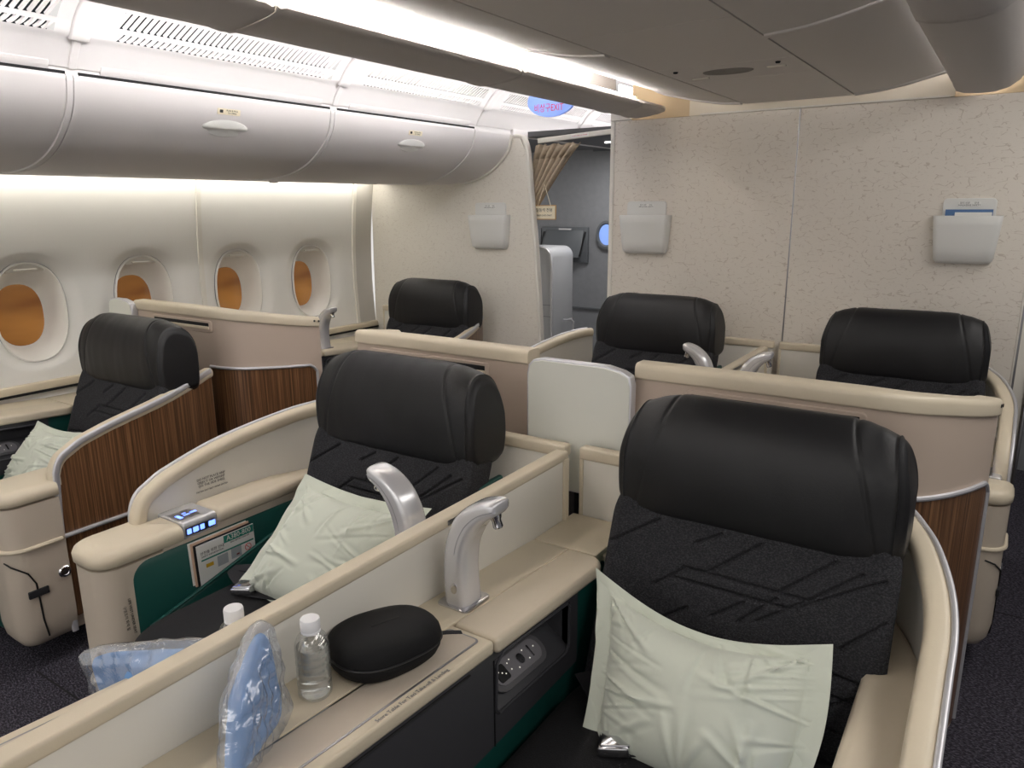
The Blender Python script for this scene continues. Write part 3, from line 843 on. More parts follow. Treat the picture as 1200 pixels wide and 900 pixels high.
bm = BM(); box(bm, -.262, -.085, YB-.030, YB-.026, 1.40, 1.568)
t = tag(rebase(obj('blue_booklet', bm, M['blue'], smooth=0), (-.17, YB-.028, 1.40)), 'blue booklet standing in the right wall pocket', 'booklet')
bm = BM(); box(bm, -.225, -.088, YB-.036, YB-.032, 1.40, 1.556)
tag(rebase(obj('white_booklet', bm, M['paper'], smooth=0), (-.16, YB-.034, 1.40)), 'white leaflet in front of the blue booklet in the right wall pocket', 'booklet')

# ================================================================== seats
QU = [((-0.15, 0.756), (0.135, 0.754)), ((-0.122, 0.782), (0.155, 0.78)), ((-0.104, 0.838), (-0.05, 0.869)), ((-0.069, 0.782), (0.04, 0.867)), ((0.088, 0.778), (0.194, 0.867)), ((0.16, 0.785), (0.248, 0.856)), ((0.117, 0.75), (0.292, 0.856)), ((-0.185, 0.73), (-0.115, 0.783)), ((-0.042, 0.697), (0.023, 0.743)), ((0.017, 0.701), (0.089, 0.769)), ((0.055, 0.712), (0.16, 0.785)), ((0.226, 0.707), (0.303, 0.78)),
      ((-.28, .66), (.0, .655)), ((.1, .66), (.3, .655)), ((.12, .62), (.3, .615)), ((.1, .56), (.28, .555)), ((-.25, .60), (-.1, .7)), ((.15, .55), (.3, .65)), ((-.3, .56), (-.1, .555)), ((-.31, .8), (-.2, .87))]
def segd(p, a, b):
    ax, ay = a; bx, by = b; dx, dy = bx-ax, by-ay
    t = max(0, min(1, ((p[0]-ax)*dx+(p[1]-ay)*dy)/(dx*dx+dy*dy)))
    return math.hypot(p[0]-ax-t*dx, p[1]-ay-t*dy)

def back_y(z): return 1.40+(z-.45)*.38      # front face of the backrest at height z

def unit(key, s, xr, xh, dy, lab, pillow_side=None, detail=2):
    """s=+1 aisle side towards +x. xr: outer face of the arm, xh: seat centre"""
    wl = {'w': 'window seat', 'l': 'left centre seat', 'r': 'right centre seat'}[key]
    root = thing('airline_seat', lab['seat'], 'seat', (xh, 1.4+dy, 0), 'black airline seats with beige shells')
    X = lambda u: xr-s*u
    U = lambda y: interp(y-dy, [(1.0, 0), (1.42, .002), (1.52, .012), (1.62, .035), (1.7, .062), (1.78, .098), (1.85, .14), (1.92, .19)])
    # headrest
    wob = xh*7+dy*3
    sec = catmull([(-.070, 0, -.148), (-.094, 0, -.118), (-.100, 0, -.04), (-.092, 0, .045), (-.068, 0, .110), (-.030, 0, .146), (.012, 0, .150), (.058, 0, .128), (.086, 0, .07), (.094, 0, -.03), (.090, 0, -.11), (.072, 0, -.146), (0, 0, -.152), (-.070, 0, -.148)], 6)[:-1]
    rings = []
    XS = [.3300, .3295, .3275, .3235, .318, .312, .309, .306, .300, .29, .28]+[.276-.004*k for k in range(30)]+[.15-.01*k for k in range(15)]+[0]
    XS = XS+[-x for x in reversed(XS[:-1])]
    for x in XS:
        ax = abs(x); e = min(1, max(0, (ax-.17)/.16)); f = max(0, (ax-.296)/.034)
        shr = math.sqrt(max(0, 1-min(1, f)**2.4))*.16+.84 if f > 0 else 1
        pip = .004*math.exp(-((ax-.3085)/.0016)**2)
        r = []
        for p in sec:
            y, z = p.x, p.z
            if z > 0: zz2 = z*(1-.26*e**2.2)
            else: zz2 = z*(1-.13*e**3.5)
            yy2 = y*(1-.10*e**2)
            sx = x*(1-.060*max(0, z/.15)**1.5) if True else x
            seam = .0042*math.exp(-((ax-(.250-z*.22))/.0034)**2)
            l = math.hypot(yy2, zz2) or 1
            wn = noise.noise(V((x*7+wob, y*9, z*9)))*.0022+noise.noise(V((x*26+wob, y*10, z*7)))*.0012*(1+2*e)
            k = shr*(1-(seam-pip+(-wn))/l)
            r.append(V((xh+sx*.957, 1.655+dy+yy2*k, 1.008+zz2*k)))
        rings.append(r)
    bm = BM(); loft(bm, rings, True, True)
    obj('headrest', bm, M['leather'], root, smooth=80)
    # backrest (quilted slab)
    nx, nz = (200, 170) if detail == 2 and key != 'w' else (110, 80)
    hw = .318
    rings = []
    for j in range(nz+1):
        z = .44+(.945-.44)*j/nz
        r = []
        wz = hw-.03*max(0, (z-.86)/.085)**2
        for i in range(nx+1):
            u = -1+2*i/nx
            x = wz*u
            d = 0
            for a, b in QU:
                dd = segd((x, z), a, b)
                if dd < .012: d = max(d, math.exp(-(dd/(.0036 if detail == 2 else .005))**2))
            bol = -.022*min(1, abs(u)**6)+.05*max(0, abs(u)-.90)**1*10*.6*max(0, abs(u)-.90)*8
            y = back_y(z)+.0095*d+bol+.03*max(0, (z-.90)/.045)**2*.4
            r.append(V((xh+x*1.0, y+dy, z)))
        # back face ring
        for u in (1, .5, 0, -.5, -1):
            r.append(V((xh+wz*u*.97, back_y(z)+.11+dy, z)))
        rings.append(r)
    bm = BM(); loft(bm, rings, True, True)
    bmesh.ops.delete(bm, geom=[v for v in bm.verts if not v.link_faces], context='VERTS')
    obj('backrest', bm, M['fabric'], root, smooth=60)
    # seat side panel in green around backrest
    bm = BM(); prism(bm, [(1.46+dy, .2), (1.50+dy, .60), (1.58+dy, .82), (1.60+dy, .86), (1.72+dy, .86), (1.72+dy, .2)], 'x', xh-.322, xh-.30, .004, 1)
    if s < 0: bm.free(); bm = BM(); prism(bm, [(1.46+dy, .2), (1.50+dy, .60), (1.58+dy, .80), (1.60+dy, .82), (1.72+dy, .82), (1.72+dy, .2)], 'x', xh+.295, xh+.314, .004, 1)
    obj('side_cheek', bm, M['green'], root)
    # neck between headrest and backrest
    bm = BM(); box(bm, xh-.2, xh+.2, 1.62+dy, 1.70+dy, .86, 1.0, .02); obj('headrest_mount', bm, M['dark'], root)
    # cushion
    bm = BM(); superbox(bm, (xh+(-.01 if key != 'l' else -.05), 1.175+dy, .415), (.325, .30, .10), (7, 6, 3), 30, lambda q: V((q.x, q.y, q.z+.12*(1-abs(q.x)**4)*(q.z > 0)*.5)))
    obj('seat_cushion', bm, M['cushion'], root, smooth=70)
    bm = BM(); box(bm, xh-.30, xh+.30, .95+dy, 1.5+dy, .09, .32, .02); obj('seat_base', bm, M['green'], root)
    # belt
    bs = -s
    zc = .475
    bx = {'r': -.545, 'l': -1.71}.get(key, xh-.05)+(0 if dy < 1 else 0)
    if detail == 2 and key in 'rl':
        by_, bz = (1.185, .532) if key == 'r' else (1.185, .532)
        pts = [(xh+.29*(1 if key == 'r' else -1)*-1, 1.36+dy, .54), (bx+(xh-bx)*-.5, 1.27+dy, .535), (bx, by_+dy+.01, bz-.004)]
        bm = BM(); sweep(bm, catmull(pts, 6), rrect(-.022, .022, -.0015, .0015, .001)); be = obj('seat_belt', bm, M['belt'], root)
        pts = [(bx, by_+dy, bz-.004), (xh, 1.25+dy, .535), (xh+.27, 1.34+dy, .54)]
        bm = BM(); sweep(bm, catmull(pts, 6), rrect(-.022, .022, -.0015, .0015, .001)); obj('seat_belt', bm, M['belt'], root)
        bm = BM(); tt = bmesh.new(); box(tt, -.032, .032, -.026, .026, -.009, .012, .004); box(tt, -.026, .034, -.022, .022, .010, .017, .003)
        merge(bm, tt, Matrix.Translation((bx, by_+dy, bz+.006)) @ Matrix.Rotation(.35, 4, 'Z') @ Matrix.Rotation(-.15, 4, 'Y'))
        obj('buckle', bm, M['chrome'], be)
    # wing rail
    topz = [(1.11, .70), (1.118, .735), (1.14, .765), (1.20, .800), (1.30, .830), (1.40, .853), (1.56, .882), (1.70, .908), (1.80, .922), (1.92, .928)]
    ysr = [1.112, 1.114, 1.122, 1.14, 1.17, 1.21, 1.26, 1.32, 1.40, 1.48, 1.56, 1.64, 1.70, 1.75, 1.80, 1.84]
    path = [V((X(.027), 1.110+dy, .655))]+[V((X(.027+U(y+dy)), y+dy, interp(y, topz)-.022)) for y in ysr]
    bm = BM(); sweep(bm, catmull(path, 3), rrect(-.024, .024, -.022, .022, .017, 4), side=(s, 0, 0))
    obj('wing_rail', bm, M['cream'], root, smooth=60)
    bm = BM()
    p2 = [V((p.x+s*.0255, p.y-.004, p.z+.013)) for p in path]
    sweep(bm, catmull([V((X(.0), 1.09+dy, .10)), V((X(.0), 1.093+dy, .45))]+p2, 3), rrect(-.006, .006, -.011, .011, .004, 2), side=(s, 0, 0))
    obj('silver_edge', bm, M['silver'], root, smooth=60)
    # wing inner panel
    bm = BM(); rings = []
    for y in ysr[2:]:
        zt = interp(y, topz)-.03
        o_ = U(y+dy)
        rings.append([V((X(.036+o_), y+dy, .645)), V((X(.036+o_), y+dy, zt)), V((X(.014+o_), y+dy, zt)), V((X(.014+o_), y+dy, .645))])
    loft(bm, rings, True, True); obj('wing_panel', bm, M['panel'], root, smooth=50)
    # outer wood, upper and lower
    for nm, za, zb, m_ in (('wood_veneer', .475, None, 'wood'), ('wood_veneer', .15, .462, 'wood')):
        bm = BM(); rings = []
        for y in [1.108, 1.115, 1.125, 1.14, 1.165, 1.2, 1.3, 1.4, 1.48, 1.56, 1.64, 1.70, 1.75, 1.80, 1.84]:
            zt = (interp(y, topz)-.020) if zb is None else zb
            o_ = U(y+dy)
            rings.append([V((X(.004+o_), y+dy, za)), V((X(.004+o_), y+dy, zt)), V((X(.014+o_), y+dy, zt)), V((X(.014+o_), y+dy, za))])
        loft(bm, rings, True, True); obj(nm, bm, M[m_], root, smooth=50)
    bm = BM(); sweep(bm, [V((X(-.004+U(y+dy)), y+dy, .468)) for y in (1.10, 1.3, 1.5, 1.6, 1.7, 1.8)], circ(.008, 8)); obj('silver_rail', bm, M['silver'], root)
    # arm body and pod
    aw = .165 if key != 'r' else .14
    if key == 'w': aw = .19
    xo, xi = X(-.012), X(aw)
    def arm_ring(z, g, y1_, r):
        x0_, x1_ = sorted((X(-.012+g), X(aw-g)))
        return [V((a, b+dy, z)) for a, b in rrect(x0_, x1_, .915+g, y1_, [.001, .001, r-g*.8, r-g*.8], 7)]
    bm = BM()
    loft(bm, [arm_ring(z, g, 1.10, .065) for z, g in ((.095, .05), (.10, .025), (.13, .008), (.18, .0), (.40, .0), (.47, 0), (.60, 0), (.622, 0))], True, True)
    obj('arm_pod', bm, M['pod'], root, smooth=50)
    bm = BM()
    outl = [(.016, 1.10), (.016, 1.50), (.050, 1.60), (.085, 1.68), (.115, 1.74), (aw, 1.74), (aw, 1.10)]
    prism(bm, [(X(u_), v_+dy) for u_, v_ in outl], 'z', .618, .645, .002, 1)
    box(bm, *sorted((X(.016), X(.04))), 1.10+dy, 1.50+dy, .10, .63, .003)
    obj('arm_frame', bm, M['pod'], root)
    bm = BM(); c0_ = {'r': 1.045}.get(key, 1.168); c1_ = c0_+.114
    def cap_ring(z, g):
        a, b = X(-.012+g), X(aw-g); pts = []
        base = rrect(-.012+g, aw-g, .915+g, c0_-.002, [.001, .001, .062-g*.8, .062-g*.8], 7)
        out = []
        for (u_, v_) in base:
            if v_ > 1.02 and u_ < .05: continue
            out.append((u_, v_))
        # base goes (aw side, back) ... insert the notch around the wing
        k = max(range(len(out)), key=lambda i: (out[i][1], -out[i][0]))
        i0 = next(i for i, p_ in enumerate(out) if p_[1] < 1.02)
        yb = min(1.10, c0_-.002)
        out = out[:i0]+([(.052, c0_-.002), (.052, yb)] if c0_ > 1.1 else [])+[(-.012+g, yb)]+out[i0:]
        return [V((X(u_), v_+dy, z)) for u_, v_ in out]
    loft(bm, [cap_ring(z, g) for z, g in ((.628, .002), (.633, -.005), (.655, -.006), (.668, 0), (.676, .012), (.678, .03))], True, True)
    bmesh.ops.recalc_face_normals(bm, faces=bm.faces); bmesh.ops.triangulate(bm, faces=[f for f in bm.faces if len(f.verts) > 4])
    obj('arm_cap', bm, M['cream'], root, smooth=60)
    bm = BM()
    x0_, x1_ = sorted((X(.045), X(aw+.008))); aw2 = aw+.008
    rr = lambda g, z: [V((X(u_), v_+dy, z)) for u_, v_ in ((.047+g, c1_+.006+g), (.044+g, c1_+.02), (.044+g, 1.50), (.056+g, 1.58), (.085+g, 1.66), (.118+g*.3, 1.73-g), (aw2-.01-g*.3, 1.735-g), (aw2-g, 1.725-g), (aw2-g, 1.5), (aw2-g, c1_+.02), (aw2-.006-g, c1_+.003+g))]
    loft(bm, [rr(.004, .646), rr(-.002, .652), rr(-.002, .672), rr(.006, .684), rr(.02, .688)], True, True)
    obj('arm_pad', bm, M['pad'], root, smooth=60)
    # bead line
    bm = BM()
    ring = [v for v in arm_ring(.47 if key != 'l' else .25, -.003, 1.085, .068)]
    ring = [v for v in ring if (v.x-X(.075))*s > 0 or key != 'l']
    k0 = max(range(len(ring)), key=lambda i: (ring[i]-ring[i-1]).length if i else (ring[0]-ring[-1]).length)
    ring = ring[k0:]+ring[:k0]
    sweep(bm, ring, circ(.008, 8)); obj('bead', bm, M['cream'], root)
    # control unit
    x0_, x1_ = sorted((X(.02), X(aw+.004)))
    bm = BM(); prism(bm, rrect(x0_, x1_, .632, .684, [.014, .014, .003, .003], 4), 'y', c0_+dy, c1_+dy, .002, 1)
    cu = obj('control_unit', bm, M['silverp'], root)
    bm = BM(); xs_ = X(aw+.0045)
    up = V((0, 0, 1)); rt = V((0, -s*-1, 0))
    for yy, w_ in ((1.185, .014), (1.207, .018), (1.229, .014), (1.262, .022)):
        plate(bm, (xs_, yy+dy+c0_-1.168, .653), (0, 1, 0), (0, 0, 1), w_, .016, -s*.0006, .002)
    for yy, xx, w_, h_ in ((1.19, .05, .012, .03), (1.215, .05, .02, .006), (1.215, .065, .012, .006), (1.24, .055, .02, .01)):
        plate(bm, (X(aw-xx), yy+dy+c0_-1.168, .6842), (1, 0, 0), (0, 1, 0), h_, w_, .0004, .001)
    obj('blue_key', bm, M['led'], cu)
    bm = BM(); plate(bm, (xs_+s*.001, 1.222+dy+c0_-1.168, .653), (0, 1, 0), (0, 0, 1), .10, .026, -s*.0006, .003)
    plate(bm, (X(aw-.055), 1.21+dy+c0_-1.168, .6839), (1, 0, 0), (0, 1, 0), .07, .07, .0003, .003)
    obj('key_plate', bm, M['steel'], cu)
    # green liner inside the arm, with pocket ledge
    bm = BM()
    xl = X(aw-.012)
    prism(bm, rrect(1.0+dy, 1.74+dy, .14, .620, [.01, .055, .01, .01], 8), 'x', *sorted((X(aw+.002), X(aw-.02))), .004, 1)
    obj('green_liner', bm, M['green'], root, smooth=50)
    bm = BM()
    prism(bm, [(1.0+dy, .14), (1.0+dy, .40), (1.03+dy, .425), (1.45+dy, .535), (1.62+dy, .57), (1.74+dy, .58), (1.74+dy, .14)], 'x', *sorted((X(aw+.032), X(aw+.022))), .006, 2)
    obj('liner_pocket', bm, M['green'], root, smooth=50)
    bm = BM(); sweep(bm, [(X(aw+.027), 1.02+dy, .426), (X(aw+.027), 1.16+dy, .462), (X(aw+.027), 1.45+dy, .54), (X(aw+.027), 1.62+dy, .575)], rrect(-.006, .006, -.004, .004, .003)); obj('pocket_lip', bm, M['green'], root)
    if key == 'w' or (key == 'r' and dy > 1):
        bm = BM(); tt = bmesh.new(); lathe(tt, [(.022, -.002), (.022, .004), (.018, .008), (.012, .0085), (.011, .006), (.001, .006)], (0, 0, 0), 24)
        merge(bm, tt, Matrix.Translation((X(-.012), 1.13+dy-.05, .345)) @ Matrix.Rotation(s*PI/2, 4, 'Y'))
        obj('round_latch', bm, M['chrome'], root)
        # flap strap and seam on the pod front corner
        bm = BM(); xx = X(-.0135)
        sweep(bm, [(xx-s*.05, .918+dy, .43), (xx-s*.02, .924+dy, .42), (xx, .965+dy, .385), (xx, .985+dy, .34), (xx, .99+dy, .20), (xx-s*.004, 1.0+dy, .13)], circ(.003, 6))
        obj('flap_seam', bm, M['dark'], root)
        bm = BM(); box(bm, *sorted((xx-s*.004, xx+s*.006)), .955+dy, 1.02+dy, .292, .318, .002); obj('flap_strap', bm, M['belt'], root)
    return root

def seat_text(x, y, z, right, up, root): pass

L_ = {}
R1 = unit('r', 1, .005, -.42, 0, {'seat': 'nearest black seat at the right front with a pillow lying against it'})
L1 = unit('l', -1, -2.125, -1.49, 0, {'seat': 'black seat left of the centre divider holding magazines in its green side pocket'})
W1 = unit('w', 1, -2.68, -3.045, .05, {'seat': 'window-side black seat with wood veneer outer shell, nearest of the window seats'})
R2 = unit('r', 1, .09, -.335, 1.86, {'seat': 'farther right centre black seat in front of the bulkhead'}, detail=1)
L2 = unit('l', -1, -2.08, -1.44, 1.86, {'seat': 'farther left centre black seat below the middle wall pocket'}, detail=1)
W2 = unit('w', 1, -2.58, -2.95, 1.92, {'seat': 'farthest black seat beside the windows below the left wall pocket'}, detail=1)
# labels on the left centre seat
bm = BM(); plate(bm, (-2.085, 1.36, .735), (0, 1, 0), (0, 0, 1), .085, .036, .001, .002); lb = obj('notice_label', bm, M['panel'], L1)
bm = BM(); text_mesh(bm, 'DO NOT PLACE ANY\nOBJECT OR WEIGHT\nON THE SIDE SHELL', .011, (-2.0835, 1.36, .737), (0, 1, 0), (0, 0, 1), .0002)
text_mesh(bm, 'FASTEN SEAT BELT WHILE SEATED', .0075, (-2.0835, 1.36, .708), (0, 1, 0), (0, 0, 1), .0002)
obj('label_print', bm, M['ink'], lb, smooth=0)
bm = BM(); text_mesh(bm, 'LIFE VEST UNDER SEAT', .011, (-1.958, .985, .47), (0, .05, -1), (0, 1, .05), .0003)
text_mesh(bm, '구명조끼 좌석 밑', .011, (-1.958, .968, .47), (0, .05, -1), (0, 1, .05), .0003)
obj('label_print', bm, M['ink'], L1, smooth=0)

# ---------------------------------------------- privacy shells behind row 1
def shell(s, xr, xin, dy, label, slot=True):
    t = thing('seat_shell', label, 'seat shell', ((xr+xin)/2, 1.9+dy, .1), 'beige partition shells behind the first seats')
    xb = xr-s*.19
    plan = [(xin, 1.90, 1.165), (xin+(xb-xin)*.5, 1.90, 1.166), (xb-s*.10, 1.90, 1.165), (xb-s*.03, 1.910, 1.162), (xb+s*.03, 1.945, 1.154), (xb+s*.08, 2.01, 1.142), (xb+s*.125, 2.10, 1.124), (xb+s*.16, 2.20, 1.106), (xb+s*.172, 2.26, 1.097)]
    pl = catmull([V((a, b+dy, c)) for a, b, c in plan], 5)
    bm = BM(); prof = rrect(-.036, .036, -.045, 0, [.016, .016, .006, .006], 4)
    sweep(bm, [V((p.x, p.y+.03, p.z)) for p in pl], prof)
    obj('top_trim', bm, M['cream'], t, smooth=60)
    # body: loft
    rings = []
    for i, p in enumerate(pl):
        tg = (pl[min(i+1, len(pl)-1)]-pl[max(i-1, 0)]).normalized(); n = V((tg.y, -tg.x, 0)).normalized()
        if n.y > 0: n = -n
        if s < 0 and n.y > 0: n = -n
        q = V((p.x, p.y+.03, 0))
        rings.append([q+n*.028+V((0, 0, .12)), q+n*.028+V((0, 0, p.z-.045)), q-n*.028+V((0, 0, p.z-.045)), q-n*.028+V((0, 0, .12))])
    bm = BM(); loft(bm, rings, True, True); obj('shell_body', bm, M['beige'], t, smooth=50)
    # wood panel on outer part
    ii = [i for i, p in enumerate(pl) if (p.x-(xb-s*.12))*s > 0 and i < len(pl)-3]
    bm = BM(); r2 = []; edge = []
    for k, i in enumerate(ii):
        p = pl[i]; tg = (pl[min(i+1, len(pl)-1)]-pl[max(i-1, 0)]).normalized(); n = V((tg.y, -tg.x, 0)).normalized()
        if n.y > 0: n = -n
        zt = .90-.12*(1.165-p.z)/.05*.15
        q = V((p.x, p.y+.03, 0))+n*.029
        last = len(ii)-1-k
        ztt = zt-(.03 if last == 0 else .010 if last == 1 else 0)
        r2.append([q+V((0, 0, .14)), q+V((0, 0, ztt)), q+n*.004+V((0, 0, ztt)), q+n*.004+V((0, 0, .14))])
        edge.append(q+n*.004+V((0, 0, ztt)))
    loft(bm, r2, True, True); w = obj('wood_panel', bm, M['wood'], t, smooth=50)
    bm = BM(); edge.append(V((edge[-1].x, edge[-1].y, .15))); sweep(bm, edge[:-1], circ(.007, 8)); sweep(bm, [edge[-2], edge[-1]], circ(.007, 8), side=(1, 0, 0)); obj('silver_edge', bm, M['silver'], w)
    if slot:
        xa, xc = xb-s*.08, xin+s*.165
        x0, x1 = sorted((xa, xc))
        bm = BM(); yy = 1.90+dy
        tt = rrect(x0-.015, x1+.015, 1.055, 1.108, .012, 4)
        prism(bm, tt, 'y', yy-.004, yy+.01, .002, 1); obj('slot_frame', bm, M['beige'], t)
        bm = BM(); box(bm, x0, x1, yy-.0055, yy, 1.082, 1.098, .002); obj('slot_opening', bm, M['void'], t)
        bm = BM(); box(bm, x0, x1, yy-.007, yy, 1.068, 1.083, .003); obj('slot_lip', bm, M['cream'], t)
    bm = BM()
    for k in (0, 1):
        p = pl[-2-k*2]; tg = (pl[-1]-pl[-4]).normalized(); n = V((tg.y, -tg.x, 0)).normalized()
        if n.y > 0: n = -n
        q = V((p.x, p.y+.03, p.z-.018))+n*.036
        tt = bmesh.new(); lathe(tt, [(.005, 0), (.005, .002)], (0, 0, 0), 10); merge(bm, tt, Matrix.Translation(q) @ n.to_track_quat('Z', 'Y').to_matrix().to_4x4())
    obj('screw', bm, M['dark'], t)
    return t
shell(1, .005+.01, -.843, 0, 'beige shell with cream top and long slot directly behind the right front seat')
shell(-1, -2.13, -1.20, 0, 'beige shell with long slot behind the left centre seat')
shell(1, -2.68+.01, -3.525, .09, 'beige shell with wood lower corner behind the window seat')

def privacy(x0, x1, y, z0, z1, label):
    t = thing('privacy_panel', label, 'privacy panel', ((x0+x1)/2, y, z0))
    pts = [(x0, z0), (x1, z0), (x1, z1-.05), (x1-.006, z1-.022), (x1-.03, z1-.010), (x1-.08, z1), (x0+.05, z1), (x0+.022, z1-.006), (x0+.006, z1-.022), (x0, z1-.05)]
    bm = BM(); prism(bm, pts, 'y', y-.002, y+.03, .004, 2); obj('silver_frame', bm, M['silver'], t)
    cx, cz = (x0+x1)/2, (z0+z1)/2
    bm = BM(); prism(bm, [(cx+(a-cx)*.965, cz+(b-cz)*.975) for a, b in pts], 'y', y-.005, y, .0015, 1); obj('white_face', bm, M['whitep'], t)
privacy(-1.172, -.828, 1.845, .76, 1.158, 'white silver-edged privacy panel between the two beige centre shells')
privacy(-3.70, -3.50, 1.96, .76, 1.17, 'small white silver-edged panel between window wall and beige shell')

# ---------------------------------------------- centre dividers
def divider(dx, dy, label, z1=.93):
    t = thing('centre_divider', label, 'divider', (-.985+dx, .8+dy, .4), 'low dividers between the centre seats')
    y0, y1 = (-.6 if dy < 1 else 2.02), 1.735+dy
    bm = BM(); box(bm, -1.0+dx, -.97+dx, y0, y1-.012, .35, .907, .002); obj('divider_panel', bm, M['panel'], t)
    bm = BM(); box(bm, -1.004+dx, -.964+dx, y0, y1, .905, z1, .006, 3); box(bm, -1.004+dx, -.961+dx, y1-.022, y1, .5, .91, .003); obj('divider_cap', bm, M['cream'], t)
    if dy < 1 or True:
        bm = BM(); box(bm, -.9655+dx, -.9625+dx, 1.19+dy, 1.31+dy, .911, .923, .001); obj('metal_insert', bm, M['steel'], t)
    return t
divider(0, 0, 'long white divider with cream cap running between the two front centre seats')
divider(.05, 1.86, 'white divider with cream cap between the two farther centre seats')

def cross(x0, x1, y, label, z1=.93):
    t = thing('low_partition', label, 'partition', ((x0+x1)/2, y, .3), 'low partitions behind the seats')
    bm = BM(); box(bm, x0+.004, x1-.004, y, y+.022, .2, z1-.03, .002); obj('partition_panel', bm, M['panel'], t)
    bm = BM(); box(bm, x0, x1, y-.008, y+.03, z1-.036, z1, .007, 3); box(bm, x0, x0+.012, y-.004, y+.026, .3, z1-.03, .002); obj('partition_cap', bm, M['cream'], t)
cross(-.955, -.16, 1.785, 'low white partition with cream cap behind the right front seat')
cross(-1.78, -1.0, 1.785, 'low white partition with cream cap behind the left centre seat', .925)
cross(-.905, -.07, 3.76, 'low white partition with cream cap behind the farther right seat')
cross(-1.74, -.93, 3.76, 'low white partition with cream cap behind the farther left seat')
cross(-3.6, -2.76, 3.80, 'low white partition with cream cap behind the farthest window seat')

# ---------------------------------------------- consoles
def cz(y): return .80-.065*(min(y, 1.62)-.52)
def slab(bm, x0, x1, y0, y1, dy, dz0, dz1, r=0., bev=.002):
    """slab following the console slope, rounded top edge, plan rounded rect"""
    rr = list(r) if isinstance(r, (list, tuple)) else [r]*4
    rr = [max(q, bev*1.05) for q in rr]
    rings = []
    for g, z in [(bev, dz0), (bev*.3, dz0+bev*.3), (0, dz0+bev), (0, dz1-bev), (bev*.13, dz1-bev*.5), (bev*.5, dz1-bev*.13), (bev, dz1)]:
        rings.append([V((x, y+dy, cz(y)+z)) for x, y in rrect(x0+g, x1-g, y0+g, y1-g, [q-g for q in rr], 6)])
    t = bmesh.new(); loft(t, rings, True, True); merge(bm, t)

